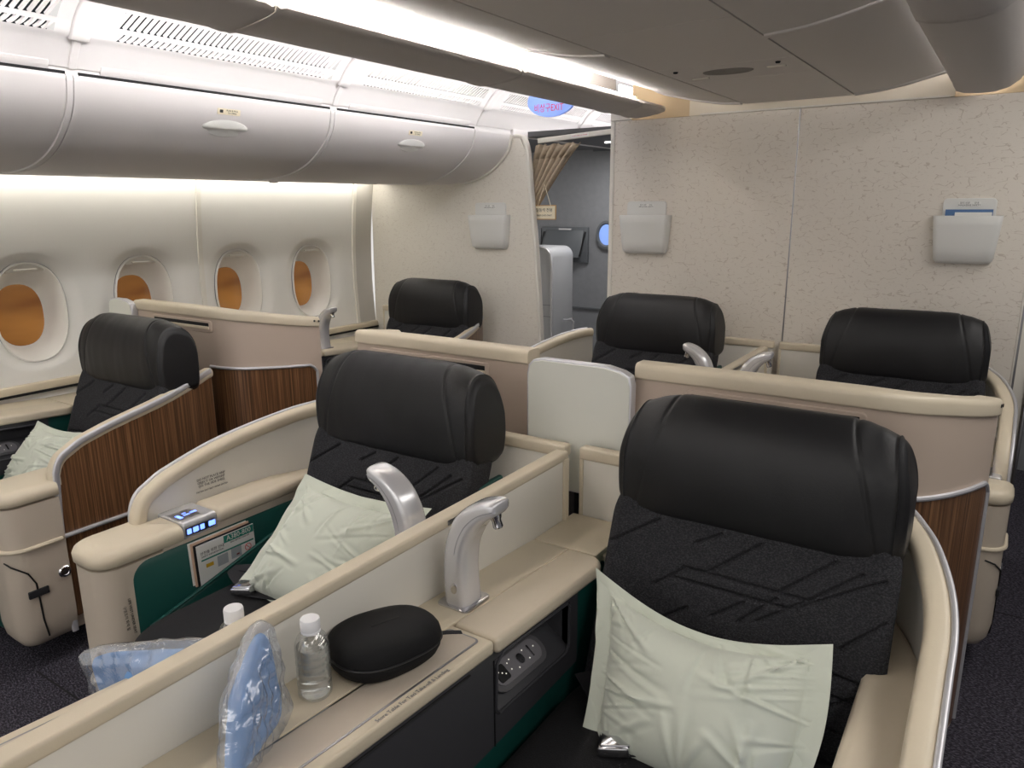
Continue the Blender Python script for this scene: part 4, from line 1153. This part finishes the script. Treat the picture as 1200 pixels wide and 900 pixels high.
def console(s, xw, xf, dy, label, full=True, ymin=-.5, xsplit=None):
    """s=+1: seat lies towards +x of the console; xw wall side, xf front edge"""
    t = thing('side_console', label, 'side console', ((xw+xf)/2, .9+dy, .3), 'side consoles beside the seats')
    W = xf-xw
    xa = xw+W*.50 if xsplit is None else xsplit
    S = lambda a, b: tuple(sorted((a, b)))
    bm = BM(); slab(bm, *S(xw, xa-s*.001), ymin, 1.555, dy, -.03, 0, 0, bev=.0015)
    slab(bm, *S(xw, xf-s*.025), 1.56, 1.775, dy, -.03, .0, 0, bev=.002)
    obj('console_top', bm, M['cream'], t)
    bm = BM()
    rr = [.01, .01, .01, .01]
    if s > 0: rr[0] = .05
    else: rr[1] = .05
    slab(bm, *S(xa+s*.001, xf+s*.012), 1.07, 1.553, dy, -.032, .004, rr, bev=.010)
    obj('armrest_lid', bm, M['pad'], t, smooth=50)
    bm = BM(); slab(bm, *S(xa+s*.001, xf+s*.004), ymin, 1.067, dy, -.030, .0, 0, bev=.006)
    obj('table_surround', bm, M['cream'], t, smooth=50)
    bm = BM(); slab(bm, *S(xa+s*.004, xf-s*.018), ymin, 1.052, dy, -.004, .0012, .012, bev=.0008); tr = obj('table_trim', bm, M['steel'], t)
    bm = BM(); slab(bm, *S(xa+s*.0082, xf-s*.0222), ymin, 1.0478, dy, -.002, .0016, .010, bev=.0005); obj('table_leaf', bm, M['pod'], t)
    # front
    xp = xf-s*.008
    bm = BM()
    def fr(y0, y1, z0, z1):   # z given as functions or numbers
        f = lambda z, y: z(y) if callable(z) else z
        x0, x1 = S(xp-s*.02, xp)
        vs = [bm.verts.new((x, y+dy, f(z, y))) for x in (x0, x1) for y, z in ((y0, z0), (y1, z0), (y1, z1), (y0, z1))]
        for ff in ((0, 1, 2, 3), (7, 6, 5, 4), (0, 4, 5, 1), (1, 5, 6, 2), (2, 6, 7, 3), (3, 7, 4, 0)): bm.faces.new([vs[i] for i in ff])
    top = lambda y: cz(y)-.030
    low = lambda y: .508
    NY0, NY1 = 1.085, 1.395
    nt_, nb = lambda y: cz(y)-.055, lambda y: .585-.05*(y-1.03)
    fr(ymin, NY0, low, top); fr(NY0, NY1, nt_, top); fr(NY0, NY1, low, nb); fr(NY1, 1.435, low, top)
    obj('front_panel', bm, M['black'], t, smooth=0)
    bm = BM(); 
    for f in (lambda y: cz(y)-.047, ):
        sweep(bm, [(xp+s*.0015, y+dy, f(y)) for y in (ymin, .5, 1.0)], circ(.0025, 6))
    sweep(bm, [(xp+s*.001, NY0-.004+dy, nt_(NY0)), (xp+s*.001, NY0-.004+dy, low(NY0))], circ(.0018, 6), side=(1, 0, 0))
    obj('panel_groove', bm, M['dark'], t)
    # niche
    bm = BM(); xb2 = xp-s*.085
    def quad(*p): bm.faces.new([bm.verts.new((a, b+dy, c)) for a, b, c in p])
    quad((xp, NY0, nb(NY0)), (xp, NY1, nb(NY1)), (xb2, NY1, nb(NY1)+.06), (xb2, NY0, nb(NY0)+.06))
    quad((xb2, NY1, nb(NY1)+.06), (xb2, NY0, nb(NY0)+.06), (xb2, NY0, nt_(NY0)), (xb2, NY1, nt_(NY1)))
    quad((xb2, NY0, nt_(NY0)), (xb2, NY1, nt_(NY1)), (xp, NY1, nt_(NY1)), (xp, NY0, nt_(NY0)))
    quad((xp, NY1, nb(NY1)), (xb2, NY1, nb(NY1)+.06), (xb2, NY1, nt_(NY1)), (xp, NY1, nt_(NY1)))
    quad((xp, NY0, nb(NY0)), (xb2, NY0, nb(NY0)+.06), (xb2, NY0, nt_(NY0)), (xp, NY0, nt_(NY0)))
    ni = obj('niche', bm, M['black'], t, smooth=0)
    bm = BM(); fpth = [(xp+s*.001, y+dy, z) for y, z in ((NY0+.012, nb(NY0)-.004), (NY1-.02, nb(NY1)-.004), (NY1-.004, nb(NY1)+.012), (NY1-.002, nt_(NY1)-.012), (NY1-.014, nt_(NY1)+.002), (NY0+.03, nt_(NY0)+.003), (NY0+.006, nt_(NY0)-.014), (NY0, nb(NY0)+.01))]
    sweep(bm, fpth, circ(.004, 6), closed=True, side=(1, 0, 0)); obj('niche_rim', bm, M['black'], ni)
    # control plate on sloping floor of the niche
    c0 = V((xp-s*.040, 1.222+dy, nb(1.222)+.033)); rt = V((0, 1, -.06)).normalized(); up = V((-s*.085, 0, .06)).normalized(); nn = rt.cross(up)
    if nn.z < 0: nn = -nn
    sg = 1 if rt.cross(up).dot(nn) > 0 else -1
    bm = BM(); plate(bm, c0, rt, up, .21, .074, sg*.004, .036); ctl = obj('control_plate', bm, M['plate'], ni)
    ctl['label'] = 'grey oval control plate'
    bm = BM(); plate(bm, c0+nn*.004, rt, up, .180, .052, sg*.002, .026); obj('inner_plate', bm, M['plate2'], ni)
    bm = BM(); plate(bm, c0+nn*.006-rt*.060, rt, up, .036, .036, sg*.0015, .006); obj('power_socket', bm, M['dark'], ni)
    bm = BM(); plate(bm, c0+nn*.006+rt*.012, rt, up, .022, .024, sg*.003, .010); obj('dial', bm, M['chrome'], ni)
    bm = BM(); plate(bm, c0+nn*.006+rt*.052, rt, up, .005, .030, sg*.003, .002); obj('slider', bm, M['chrome'], ni)
    bm = BM()
    for a, b in ((-.068, .006), (-.060, .0), (-.052, -.006), (-.03, .01), (-.03, -.006), (-.018, .014), (.032, .012), (.036, -.012), (.07, .004), (-.008, -.014)):
        plate(bm, c0+nn*.0078+rt*a+up*b, rt, up, .0030, .0030, sg*.0008, .001)
    obj('socket_dot', bm, M['ledw'], ni)
    # green skirt below and beyond
    bm = BM()
    prism(bm, [(ymin+dy, .12), (ymin+dy, low(ymin)+.01), (1.43+dy, low(1.43)+.005), (1.43+dy, cz(1.43)-.04), (1.775+dy, .70), (1.775+dy, .12)], 'x', *S(xp-s*.03, xp-s*.010))
    obj('green_skirt', bm, M['green'], t, smooth=0)
    bm = BM(); slab(bm, *S(xf-s*.05, xf-s*.012), 1.60, 1.775, dy, -.036, -.012, 0, bev=.006); obj('rear_shelf_edge', bm, M['cream'], t)
    bm = BM(); box(bm, *S(xf-s*.016, xf-s*.009), 1.61+dy, 1.66+dy, .702, .713, .001); obj('rear_latch', bm, M['dark'], t)
    if full:
        bm = BM()
        yy0, zz0 = .84, cz(.84)
        text_mesh(bm, 'Store Table For Taxi Take-off & Landing', .0115, (xf-s*.006, yy0, zz0+.0006), (0, 1, -.065), (-s, 0, 0), .0002, xs=1.)
        obj('notice_print', bm, M['inkg'], t, smooth=0)
    return t
console(1, -.969, -.760, 0, 'cream side console with fold-out table between centre divider and right front seat', True, -.5, -.862)
console(-1, -1.001, -1.205, 0, 'cream side console on the left of the centre divider, carrying the curved lamp', False)
console(1, -3.715, -3.425, .05, 'cream side console with black niche below the first window', False)
console(1, -.92, -.72, 1.86, 'cream side console beside the farther right seat', False, ymin=.2)
console(-1, -.951, -1.15, 1.86, 'cream side console beside the farther left seat', False, ymin=.2)
console(1, -3.715, -3.33, 1.92, 'cream side console below the last window before the bulkhead', False, ymin=.30)
# window ledge
t = thing('window_ledge', 'beige ledge running under the windows above the side consoles', 'ledge', (-3.7, 1.5, .75))
bm = BM(); box(bm, -3.735, -3.69, -.5, 3.84, .775, .812, .006); obj('ledge_rail', bm, M['cream'], t)
bm = BM(); box(bm, -3.72, -3.688, -.5, 3.84, .765, .776); obj('ledge_gap', bm, M['void'], t)

# ---------------------------------------------- reading lamps
def lamp(s, x, y, z, label, w=.056):
    t = thing('reading_lamp', label, 'reading lamp', (x, y, z), 'curved silver reading lamps on the consoles')
    bm = BM()
    prism(bm, rrect(x-.042, x+.042, y-.047, y+.047, .014, 5), 'z', z, z+.008, .003, 2); obj('base_plate', bm, M['chrome'], t)
    sp = catmull([(0, 0, .006), (-.004, 0, .06), (-.003, 0, .11), (.006, 0, .155), (.026, 0, .195), (.056, 0, .225), (.092, 0, .243), (.106, 0, .245)], 5)
    n = len(sp); path = [V((x+s*p.x, y, z+p.z)) for p in sp]; sc = []
    for i in range(n):
        f = i/(n-1)
        th = interp(f, [(0, .032), (.3, .031), (.55, .029), (.75, .022), (.92, .014), (.985, .010), (1, .003)])
        wd = interp(f, [(0, .036), (.3, .035), (.6, .034), (.85, .033), (.95, .027), (1, .010)])
        sc.append((wd, th))
    prof = [(a, b) for a, b in rrect(-1, 1, -1, 1, .62, 6)]
    sweep(bm := BM(), path, prof, side=(0, 1, 0), scales=sc); obj('lamp_arm', bm, M['silverp'], t, smooth=70)
    bm = BM(); hx = x+s*.088; hz = z+.232
    tt = bmesh.new(); lathe(tt, [(.010, 0), (.015, -.004), (.013, -.014), (.010, -.020), (.011, -.034), (.009, -.037), (.001, -.034)], (0, 0, 0), 20)
    merge(bm, tt, Matrix.Translation((hx-s*.004, y, hz)) @ Matrix.Rotation(-s*.3, 4, 'Y')); obj('lamp_nozzle', bm, M['chrome'], t)
    bm = BM(); tt = bmesh.new(); lathe(tt, [(.008, 0), (.0085, .002), (.006, .003), (.001, .002)], (0, 0, 0), 18)
    merge(bm, tt, Matrix.Translation((x+.002, y-.0355, z+.048)) @ Matrix.Rotation(PI/2, 4, 'X') @ Matrix.Diagonal((1, 1.4, 1, 1))); obj('push_button', bm, M['chrome'], t)
    for e in (-1, 1):   # fine shell seams either side of the arm
        bm = BM()
        pth = [V((path[i].x+s*.004, y+e*(sc[i][0]+.0003), path[i].z-.002)) for i in range(n//3, n-4)]
        sweep(bm, pth, circ(.0007, 5)); obj('arm_seam', bm, M['inkg'], t)
    return t
lamp(1, -.905, 1.165, .757, 'curved silver reading lamp on the right console, foreground')
lamp(-1, -1.075, 1.19, .757, 'curved silver reading lamp leaning over the pillow of the left centre seat')
lamp(1, -.855, 3.03, .757, 'curved silver reading lamp beside the farther right centre seat')
lamp(-1, -.985-.04, 3.05, .757, 'curved silver reading lamp leaning towards the farther left centre seat')
lamp(1, -3.42, 3.08, .757, 'curved silver reading lamp below the last window')

# ---------------------------------------------- pillows
def pillow(name, TL, TR, BL, BR, bulge, label, seed, normal, dips=(.03, .02, .02, .02), wr=1.):
    TL, TR, BL, BR = map(V, (TL, TR, BL, BR)); N = 110
    nrm = V(normal).normalized()
    bm = BM()
    rg = random.Random(int(seed*10)); folds = []
    for k in range(34):
        side_ = k % 4; t_ = rg.random()*.8+.1
        fx, fy, an = [(t_, .09, PI/2), (.91, t_, PI), (t_, .91, -PI/2), (.09, t_, 0)][side_]
        an += rg.uniform(-.55, .55)
        folds.append((fx, fy, an, rg.uniform(.12, .42), rg.uniform(.008, .017), rg.uniform(.0025, .0075)*(1 if rg.random() < .6 else -1)))
    for fx, fy, an in ((.10, .10, .7), (.9, .1, 2.4), (.9, .9, -2.4), (.1, .9, -.7), (.1, .55, .2), (.1, .62, -.15), (.82, .88, -1.9), (.75, .9, -1.5)):
        folds.append((fx, fy, an, rg.uniform(.25, .4), .014, .009))
    grid = {}
    for sd in (1, -1):
        for i in range(N+1):
            for j in range(N+1):
                if sd == -1 and (i in (0, N) or j in (0, N)):
                    grid[sd, i, j] = grid[1, i, j]; continue
                a, b = i/N, j/N
                p = (TL*(1-a)+TR*a)*(1-b)+(BL*(1-a)+BR*a)*b
                # edge dips between corners
                ctr = (TL+TR+BL+BR)/4
                dd = dips[0]*math.sin(PI*a)*(1-b)**2+dips[1]*math.sin(PI*a)*b**2
                ee = dips[2]*math.sin(PI*b)*(1-a)**2+dips[3]*math.sin(PI*b)*a**2
                vdir = ((BL+BR)-(TL+TR)).normalized(); hdir = ((TR+BR)-(TL+BL)).normalized()
                p = p+vdir*(dips[0]*math.sin(PI*a)*(1-b)**2-dips[1]*math.sin(PI*a)*b**2)+hdir*(dips[2]*math.sin(PI*b)*(1-a)**2-dips[3]*math.sin(PI*b)*a**2)
                fl = .085
                u = (a-fl)/(1-2*fl); w = (b-fl)/(1-2*fl)
                h = 0
                if 0 < u < 1 and 0 < w < 1:
                    h = (1-abs(2*u-1)**3.2)**.62*(1-abs(2*w-1)**3.2)**.62
                q = V((a*3+seed, b*3, 0))
                wv = noise.noise(V((a*2.2+seed, b*1.6, seed)))*.014*h
                edge = 1-min(1, min(u, 1-u, w, 1-w)*2.6) if h > 0 else .6
                cv = 0
                for (fx, fy, ang, ln, wd, am) in folds:
                    dx_, dy_ = a-fx, b-fy
                    al = dx_*math.cos(ang)+dy_*math.sin(ang); ac = -dx_*math.sin(ang)+dy_*math.cos(ang)+.12*al*al*math.sin(ln*40)
                    if -.04 < al < ln*1.2 and abs(ac) < wd*4:
                        tp = max(0, 1-(al/ln-.35)**2/.55) if ln else 0
                        w2_ = wd*(.5+1.1*max(0, al/ln))
                        cv += am*tp*(math.exp(-(ac/w2_)**2)-.55*math.exp(-((ac-w2_*1.7)/w2_)**2))
                cv *= wr
                if h == 0: cv = cv*.5+(noise.noise(V((a*7+seed, b*7, 3)))*.010)*wr
                p = p+nrm*(sd*bulge*h+ (wv+cv if sd == 1 else -wv*.5)+ (0 if h else 0))
                grid[sd, i, j] = bm.verts.new(p)
    for sd in (1, -1):
        for i in range(N):
            for j in range(N):
                f = [grid[sd, i, j], grid[sd, i+1, j], grid[sd, i+1, j+1], grid[sd, i, j+1]]
                bm.faces.new(f if sd == 1 else f[::-1])
    o = obj(name, bm, M['pillow'], smooth=80)
    return tag(rebase(o, (TL+TR+BL+BR)/4), label, 'pillow')
pillow('pillow', (-.695, 1.385, .800), (-.188, 1.365, .795), (-.635, 1.20, .475), (-.205, 1.190, .520), .085, 'pale green pillow with flat flange propped on the right front seat', 3.3, (.05, -.86, .62), (.06, -.02, .015, -.02))
pillow('pillow', (-1.655, 1.385, .835), (-1.165, 1.375, .84), (-1.80, 1.19, .49), (-1.27, 1.16, .50), .075, 'pale green pillow on the left centre seat behind the curved lamp', 8.1, (.05, -.86, .62), (.02, .015, .02, .02))
pillow('pillow', (-3.37, 1.42, .72), (-2.94, 1.42, .74), (-3.40, 1.25, .49), (-2.95, 1.20, .49), .06, 'pillow on the window seat, mostly hidden behind its wood shell', 5.2, (.05, -.86, .62), (.02, .0, .0, .0))

# ---------------------------------------------- magazines in the green pocket
def booklet(x, y0, y1, z0, z1, th, tilt, m, name, label, rise=.0):
    bm = BM()
    pts = [(y0, z0), (y1, z0+rise), (y1-.004, z1+rise), (y0-.004, z1)]
    prism(bm, pts, 'x', 0, th)
    o = obj(name, bm, m, smooth=0)
    o.data.transform(Matrix.Translation((x, 0, 0)))
    return o
xm = -1.948
o = booklet(xm-.012, 1.178, 1.386, .475, .615, .004, 0, M['paper'], 'magazine', '')
tag(rebase(o, (xm-.01, 1.28, .475)), 'white magazine at the back of the green seat pocket', 'magazine')
o = booklet(xm-.007, 1.184, 1.392, .470, .612, .004, 0, M['paperp'], 'magazine', '')
tag(rebase(o, (xm-.005, 1.28, .47)), 'peach coloured magazine between the others in the green seat pocket', 'magazine')
o = booklet(xm-.002, 1.190, 1.395, .465, .606, .003, 0, M['dark'], 'magazine', '')
tag(rebase(o, (xm, 1.28, .465)), 'dark-covered booklet between magazines in the green seat pocket', 'magazine')
t = thing('safety_card', 'white safety card with a green A380-800 banner in front in the green seat pocket', 'safety card', (xm+.004, 1.295, .46))
o = booklet(xm+.003, 1.196, 1.402, .462, .602, .002, 0, M['paper'], 'card', ''); o.parent = t; o.data.transform(Matrix.Translation(-V(t.location)))
xf_ = xm+.0052
def sp(y, z, w, h, m, nm):
    bm = BM(); plate(bm, (xf_, y, z), (0, 1, 0), (0, 0, 1), w, h, .0004, 0); obj(nm, bm, m, t, smooth=0)
sp(1.342, .588, .110, .024, M['teal'], 'green_banner')
bm = BM(); text_mesh(bm, 'A380-800', .024, (xf_+.0006, 1.342, .588), (0, 1, 0), (0, 0, 1), .0002, xs=.95); obj('banner_lettering', bm, M['paper'], t, smooth=0)
bm = BM(); text_mesh(bm, '안전을 위한 안내', .012, (xf_+.0002, 1.245, .572), (0, 1, 0), (0, 0, 1), .0002); text_mesh(bm, 'SAFETY INFORMATION', .0075, (xf_+.0002, 1.245, .561), (0, 1, 0), (0, 0, 1), .0002); text_mesh(bm, 'READ BEFORE TAKE-OFF', .0065, (xf_+.0002, 1.345, .571), (0, 1, 0), (0, 0, 1), .0002)
obj('card_print', bm, M['ink'], t, smooth=0)
sp(1.30, .550, .19, .005, M['teal'], 'green_rule')
sp(1.232, .528, .026, .012, M['yellow'], 'yellow_mark'); sp(1.278, .526, .038, .034, M['pict'], 'picture'); sp(1.328, .530, .038, .034, M['pict'], 'picture')
sp(1.334, .522, .012, .006, M['redp'], 'red_mark')
bm = BM(); rings = []
pth = [V((xf_+.0008, 1.372+.011*math.cos(2*PI*k/20), .532+.011*math.sin(2*PI*k/20))) for k in range(20)]
sweep(bm, pth, circ(.001, 5), closed=True, side=(1, 0, 0)); sweep(bm, [(xf_+.0008, 1.364, .540), (xf_+.0008, 1.380, .524)], circ(.001, 5), side=(1, 0, 0)); obj('no_smoking_mark', bm, M['redp'], t)

# ---------------------------------------------- bottles
def bottle(x, y, z, label):
    t = thing('water_bottle', label, 'water bottle', (x, y, z), 'small clear water bottles with white caps')
    prof = [(.001, .004), (.018, .002), (.025, .001), (.0285, .006), (.029, .012)]
    zz_ = .012
    for k in range(6):
        b = .016+k*.0155
        prof += [(.0290, b), (.0278, b+.004), (.0278, b+.007), (.0290, b+.011)]
    prof += [(.0285, .112), (.0275, .118), (.024, .128), (.018, .136), (.0135, .141), (.0125, .146), (.0125, .152)]
    tl = Matrix.Rotation(.0, 4, 'X')
    bm = BM(); lathe(bm, prof, (x, y, z), 40); [setattr(v.co, 'z', z+(v.co.z-z)*.87) for v in bm.verts]; obj('bottle_body', bm, M['clear'], t, smooth=60)
    bm = BM(); lathe(bm, [(.001, .006), (.024, .006), (.0262, .012), (.0262, .095), (.001, .0952)], (x, y, z), 32); obj('water_fill', bm, M['water'], t, smooth=60)
    bm = BM(); cp = []
    lathe(bm, [(.0155, .144), (.0165, .146), (.0165, .162), (.0155, .165), (.001, .1655)], (x, y, z), 36)
    for v in bm.verts: v.co.z = z+(v.co.z-z)-.020
    obj('bottle_cap', bm, M['cap'], t, smooth=50)
    bm = BM(); lathe(bm, [(.0150, .139), (.0165, .140), (.0165, .1425), (.0150, .1435)], (x, y, z-.019), 30); obj('cap_ring', bm, M['cap'], t, smooth=40)
bottle(-.903, .742, cz(.742), 'small clear water bottle with white cap beside the black case')
bottle(-1.035, .69, cz(.69)-.0, 'small clear water bottle behind the divider, only its white cap and shoulder showing')

# ---------------------------------------------- headphone case
t = thing('headphone_case', 'black oval zipped headphone case lying on the right console', 'headphone case', (-.872, .92, cz(.92)))
A = Matrix.Translation((-.882, .893, cz(.893)+.0035)) @ Matrix.Rotation(-.065, 4, 'X') @ Matrix.Rotation(1.30, 4, 'Z')
def case_ring(z, k):
    out = []
    for i in range(48):
        t_ = 2*PI*i/48; c_, s_ = math.cos(t_), math.sin(t_)
        a = .108; b = .080*(1-.07*c_)
        rr = (abs(c_/a)**2.6+abs(s_/b)**2.6)**(-1/2.6)
        out.append(A @ V((rr*c_*k[0]+k[1], rr*s_*k[0], z)))
    return out
bm = BM()
loft(bm, [case_ring(z, (k, 0)) for z, k in ((0, .80), (.002, .86), (.008, .93), (.018, .98), (.0285, 1.0), (.030, .992), (.032, .992), (.0335, 1.0))], True, True)
obj('case_base', bm, M['case'], t, smooth=60)
bm = BM()
loft(bm, [case_ring(z, (k, 0)) for z, k in ((.0335, 1.0), (.042, .992), (.052, .965), (.060, .91), (.066, .82), (.0705, .65), (.0725, .42), (.073, .15))], True, True)
obj('case_lid', bm, M['case'], t, smooth=60)
bm = BM(); sweep(bm, [V(p) for p in case_ring(.032, (1.004, 0))], circ(.0022, 6), closed=True); obj('zip', bm, M['dark'], t)
bm = BM(); tt = bmesh.new(); 
sweep(tt, catmull([(.080, -.030, .031), (.100, -.038, .032), (.118, -.044, .030), (.138, -.052, .027)], 4), rrect(-.006, .006, -.0012, .0012, .001)); merge(bm, tt, A)
obj('wrist_strap', bm, M['belt'], t)
bm = BM(); tt = bmesh.new(); box(tt, -.03, .03, -.003, .003, .0722, .0733, .0004); merge(bm, tt, A); obj('embossed_mark', bm, M['case'], t)

# ---------------------------------------------- blankets in plastic bags
def bagged(corners, th, label_b, label_p, seed, nrm, rnd=3.2):
    """corners TL,TR,BR,BL of the packet face"""
    TL, TR, BR, BL = map(V, corners); n = V(nrm).normalized()
    ctr = (TL+TR+BR+BL)/4
    def surf(grow, amp, thk, fr, N=46):
        bm = BM(); g = {}
        for sd in (1, -1):
            for i in range(N+1):
                for j in range(N+1):
                    if sd == -1 and (i in (0, N) or j in (0, N)): g[sd, i, j] = g[1, i, j]; continue
                    a, b = i/N, j/N
                    aa, bb = .5+(a-.5)*grow, .5+(b-.5)*grow
                    p = (TL*(1-aa)+TR*aa)*(1-bb)+(BL*(1-aa)+BR*aa)*bb
                    ca, cb = abs(2*a-1), abs(2*b-1)
                    h = (1-ca**rnd)**.5*(1-cb**rnd)**.5
                    # round corners
                    m_ = max(0, (ca**4+cb**4)-1)
                    p = p+(ctr-p)*m_*.10
                    w = noise.noise(V((a*fr+seed, b*fr*1.3, sd*2.)))*amp
                    w2 = (.12-abs(noise.noise(V((a*fr*1.3+seed, b*fr*.6, sd*3.+4)))))*amp*1.6
                    p = p+n*(sd*thk*h+(w+w2)*(.3+.7*h))
                    if h < .01: p = p+V((noise.noise(V((a*9, b*9, seed))), 0, noise.noise(V((a*9, b*9, seed+5)))))*amp*.5
                    g[sd, i, j] = bm.verts.new(p)
        for sd in (1, -1):
            for i in range(N):
                for j in range(N):
                    f = [g[sd, i, j], g[sd, i+1, j], g[sd, i+1, j+1], g[sd, i, j+1]]
                    bm.faces.new(f if sd == 1 else f[::-1])
        return bm
    t = thing('packed_blanket', label_b, 'blanket', ctr)
    o = obj('blanket', surf(.88, .0022, th*.74, 4), M['blanket'], t, smooth=80)
    o = obj('plastic_bag', surf(1.045, .008, th*1.12, 6), M['bag'], t, smooth=80)
    return t
bagged([(-.935, .672, .962), (-.865, .565, .905), (-.828, .505, .79), (-.893, .668, .79)], .025,
       'blue blanket packed in clear plastic standing on the right console', '', 2.2, (.82, .55, .05), 5)
bagged([(-1.31, .560, .830), (-1.045, .665, .885), (-1.03, .60, .66), (-1.29, .575, .65)], .02,
       'blue blanket packed in clear plastic behind the divider on the left', '', 6.4, (.1, -.9, .35), 6)
# rounded cream end of the left centre footrest ledge
bm = BM(); prism(bm, rrect(-1.36, -1.21, .30, .62, [.03, .05, .03, .03], 6), 'z', .50, .63, .015, 3)
tag(rebase(obj('footrest_ledge', bm, M['cream']), (-1.28, .46, .5)), 'rounded cream ledge holding the bagged blanket on the left of the divider', 'ledge')

# small red tab at the left picture edge
bm = BM(); sweep(bm, [(-2.96, .955, .47), (-2.955, .95, .42), (-2.96, .95, .37)], rrect(-.012, .012, -.002, .002, .001), side=(1, 0, 0))
tag(rebase(obj('red_tab', bm, M['red']), (-2.955, .95, .42)), 'small red tab hanging beside the pod at the left picture edge', 'tab')

# ------------------------------------------------------------------ light
def area(name, loc, size, rot, power, col=(1, .96, .92)):
    l = bpy.data.lights.new(name, 'AREA'); l.shape = 'RECTANGLE'; l.size = size[0]; l.size_y = size[1]; l.energy = power; l.color = col
    o = bpy.data.objects.new(name, l); C.objects.link(o); o.location = loc; o.rotation_euler = rot; return o
area('cabin_fill_behind', (-.9, -1.2, 2.2), (1.6, 1.6), (math.radians(25), 0, 0), 28)  # unseen fill light added behind the camera to brighten the cabin
area('aisle_light_left', (-2.25, 1.2, 2.28), (.25, 4.0), (0, 0, 0), 16)
area('aisle_light_right', (.7, 1.5, 2.28), (.5, 4.5), (0, math.radians(12), 0), 24)
area('galley_light', (-2.3, 4.6, 1.97), (.4, .4), (0, 0, 0), 7, (1, .97, .95))
for y_ in (-.0, 2.4, 4.7):
    a_ = area('cove_reflector_light', (-1.89, y_, 2.235), (2.3, .02), (0, 0, 0), 1.5, (1, .985, .98)); a_.data.spread = math.radians(34)
    a_.rotation_euler = Matrix(((0, .13, 1), (1, 0, 0), (0, .99, -.13))).to_euler() if False else V((-1, 0, -.12)).to_track_quat('-Z', 'Y').to_euler()
    a_.data.size, a_.data.size_y = (2.3, .02) if abs((a_.matrix_basis.to_3x3() @ V((1, 0, 0))).y) > .5 else (.02, 2.3)
w = bpy.data.worlds.new('cabin_world'); bpy.context.scene.world = w; w.use_nodes = True
w.node_tree.nodes['Background'].inputs[0].default_value = (1, .97, .94, 1)
w.node_tree.nodes['Background'].inputs[1].default_value = .55
vs = bpy.context.scene.view_settings
vs.view_transform = 'Standard'; vs.look = 'None'; vs.gamma = 1; vs.use_curve_mapping = False; vs.exposure = 0.58
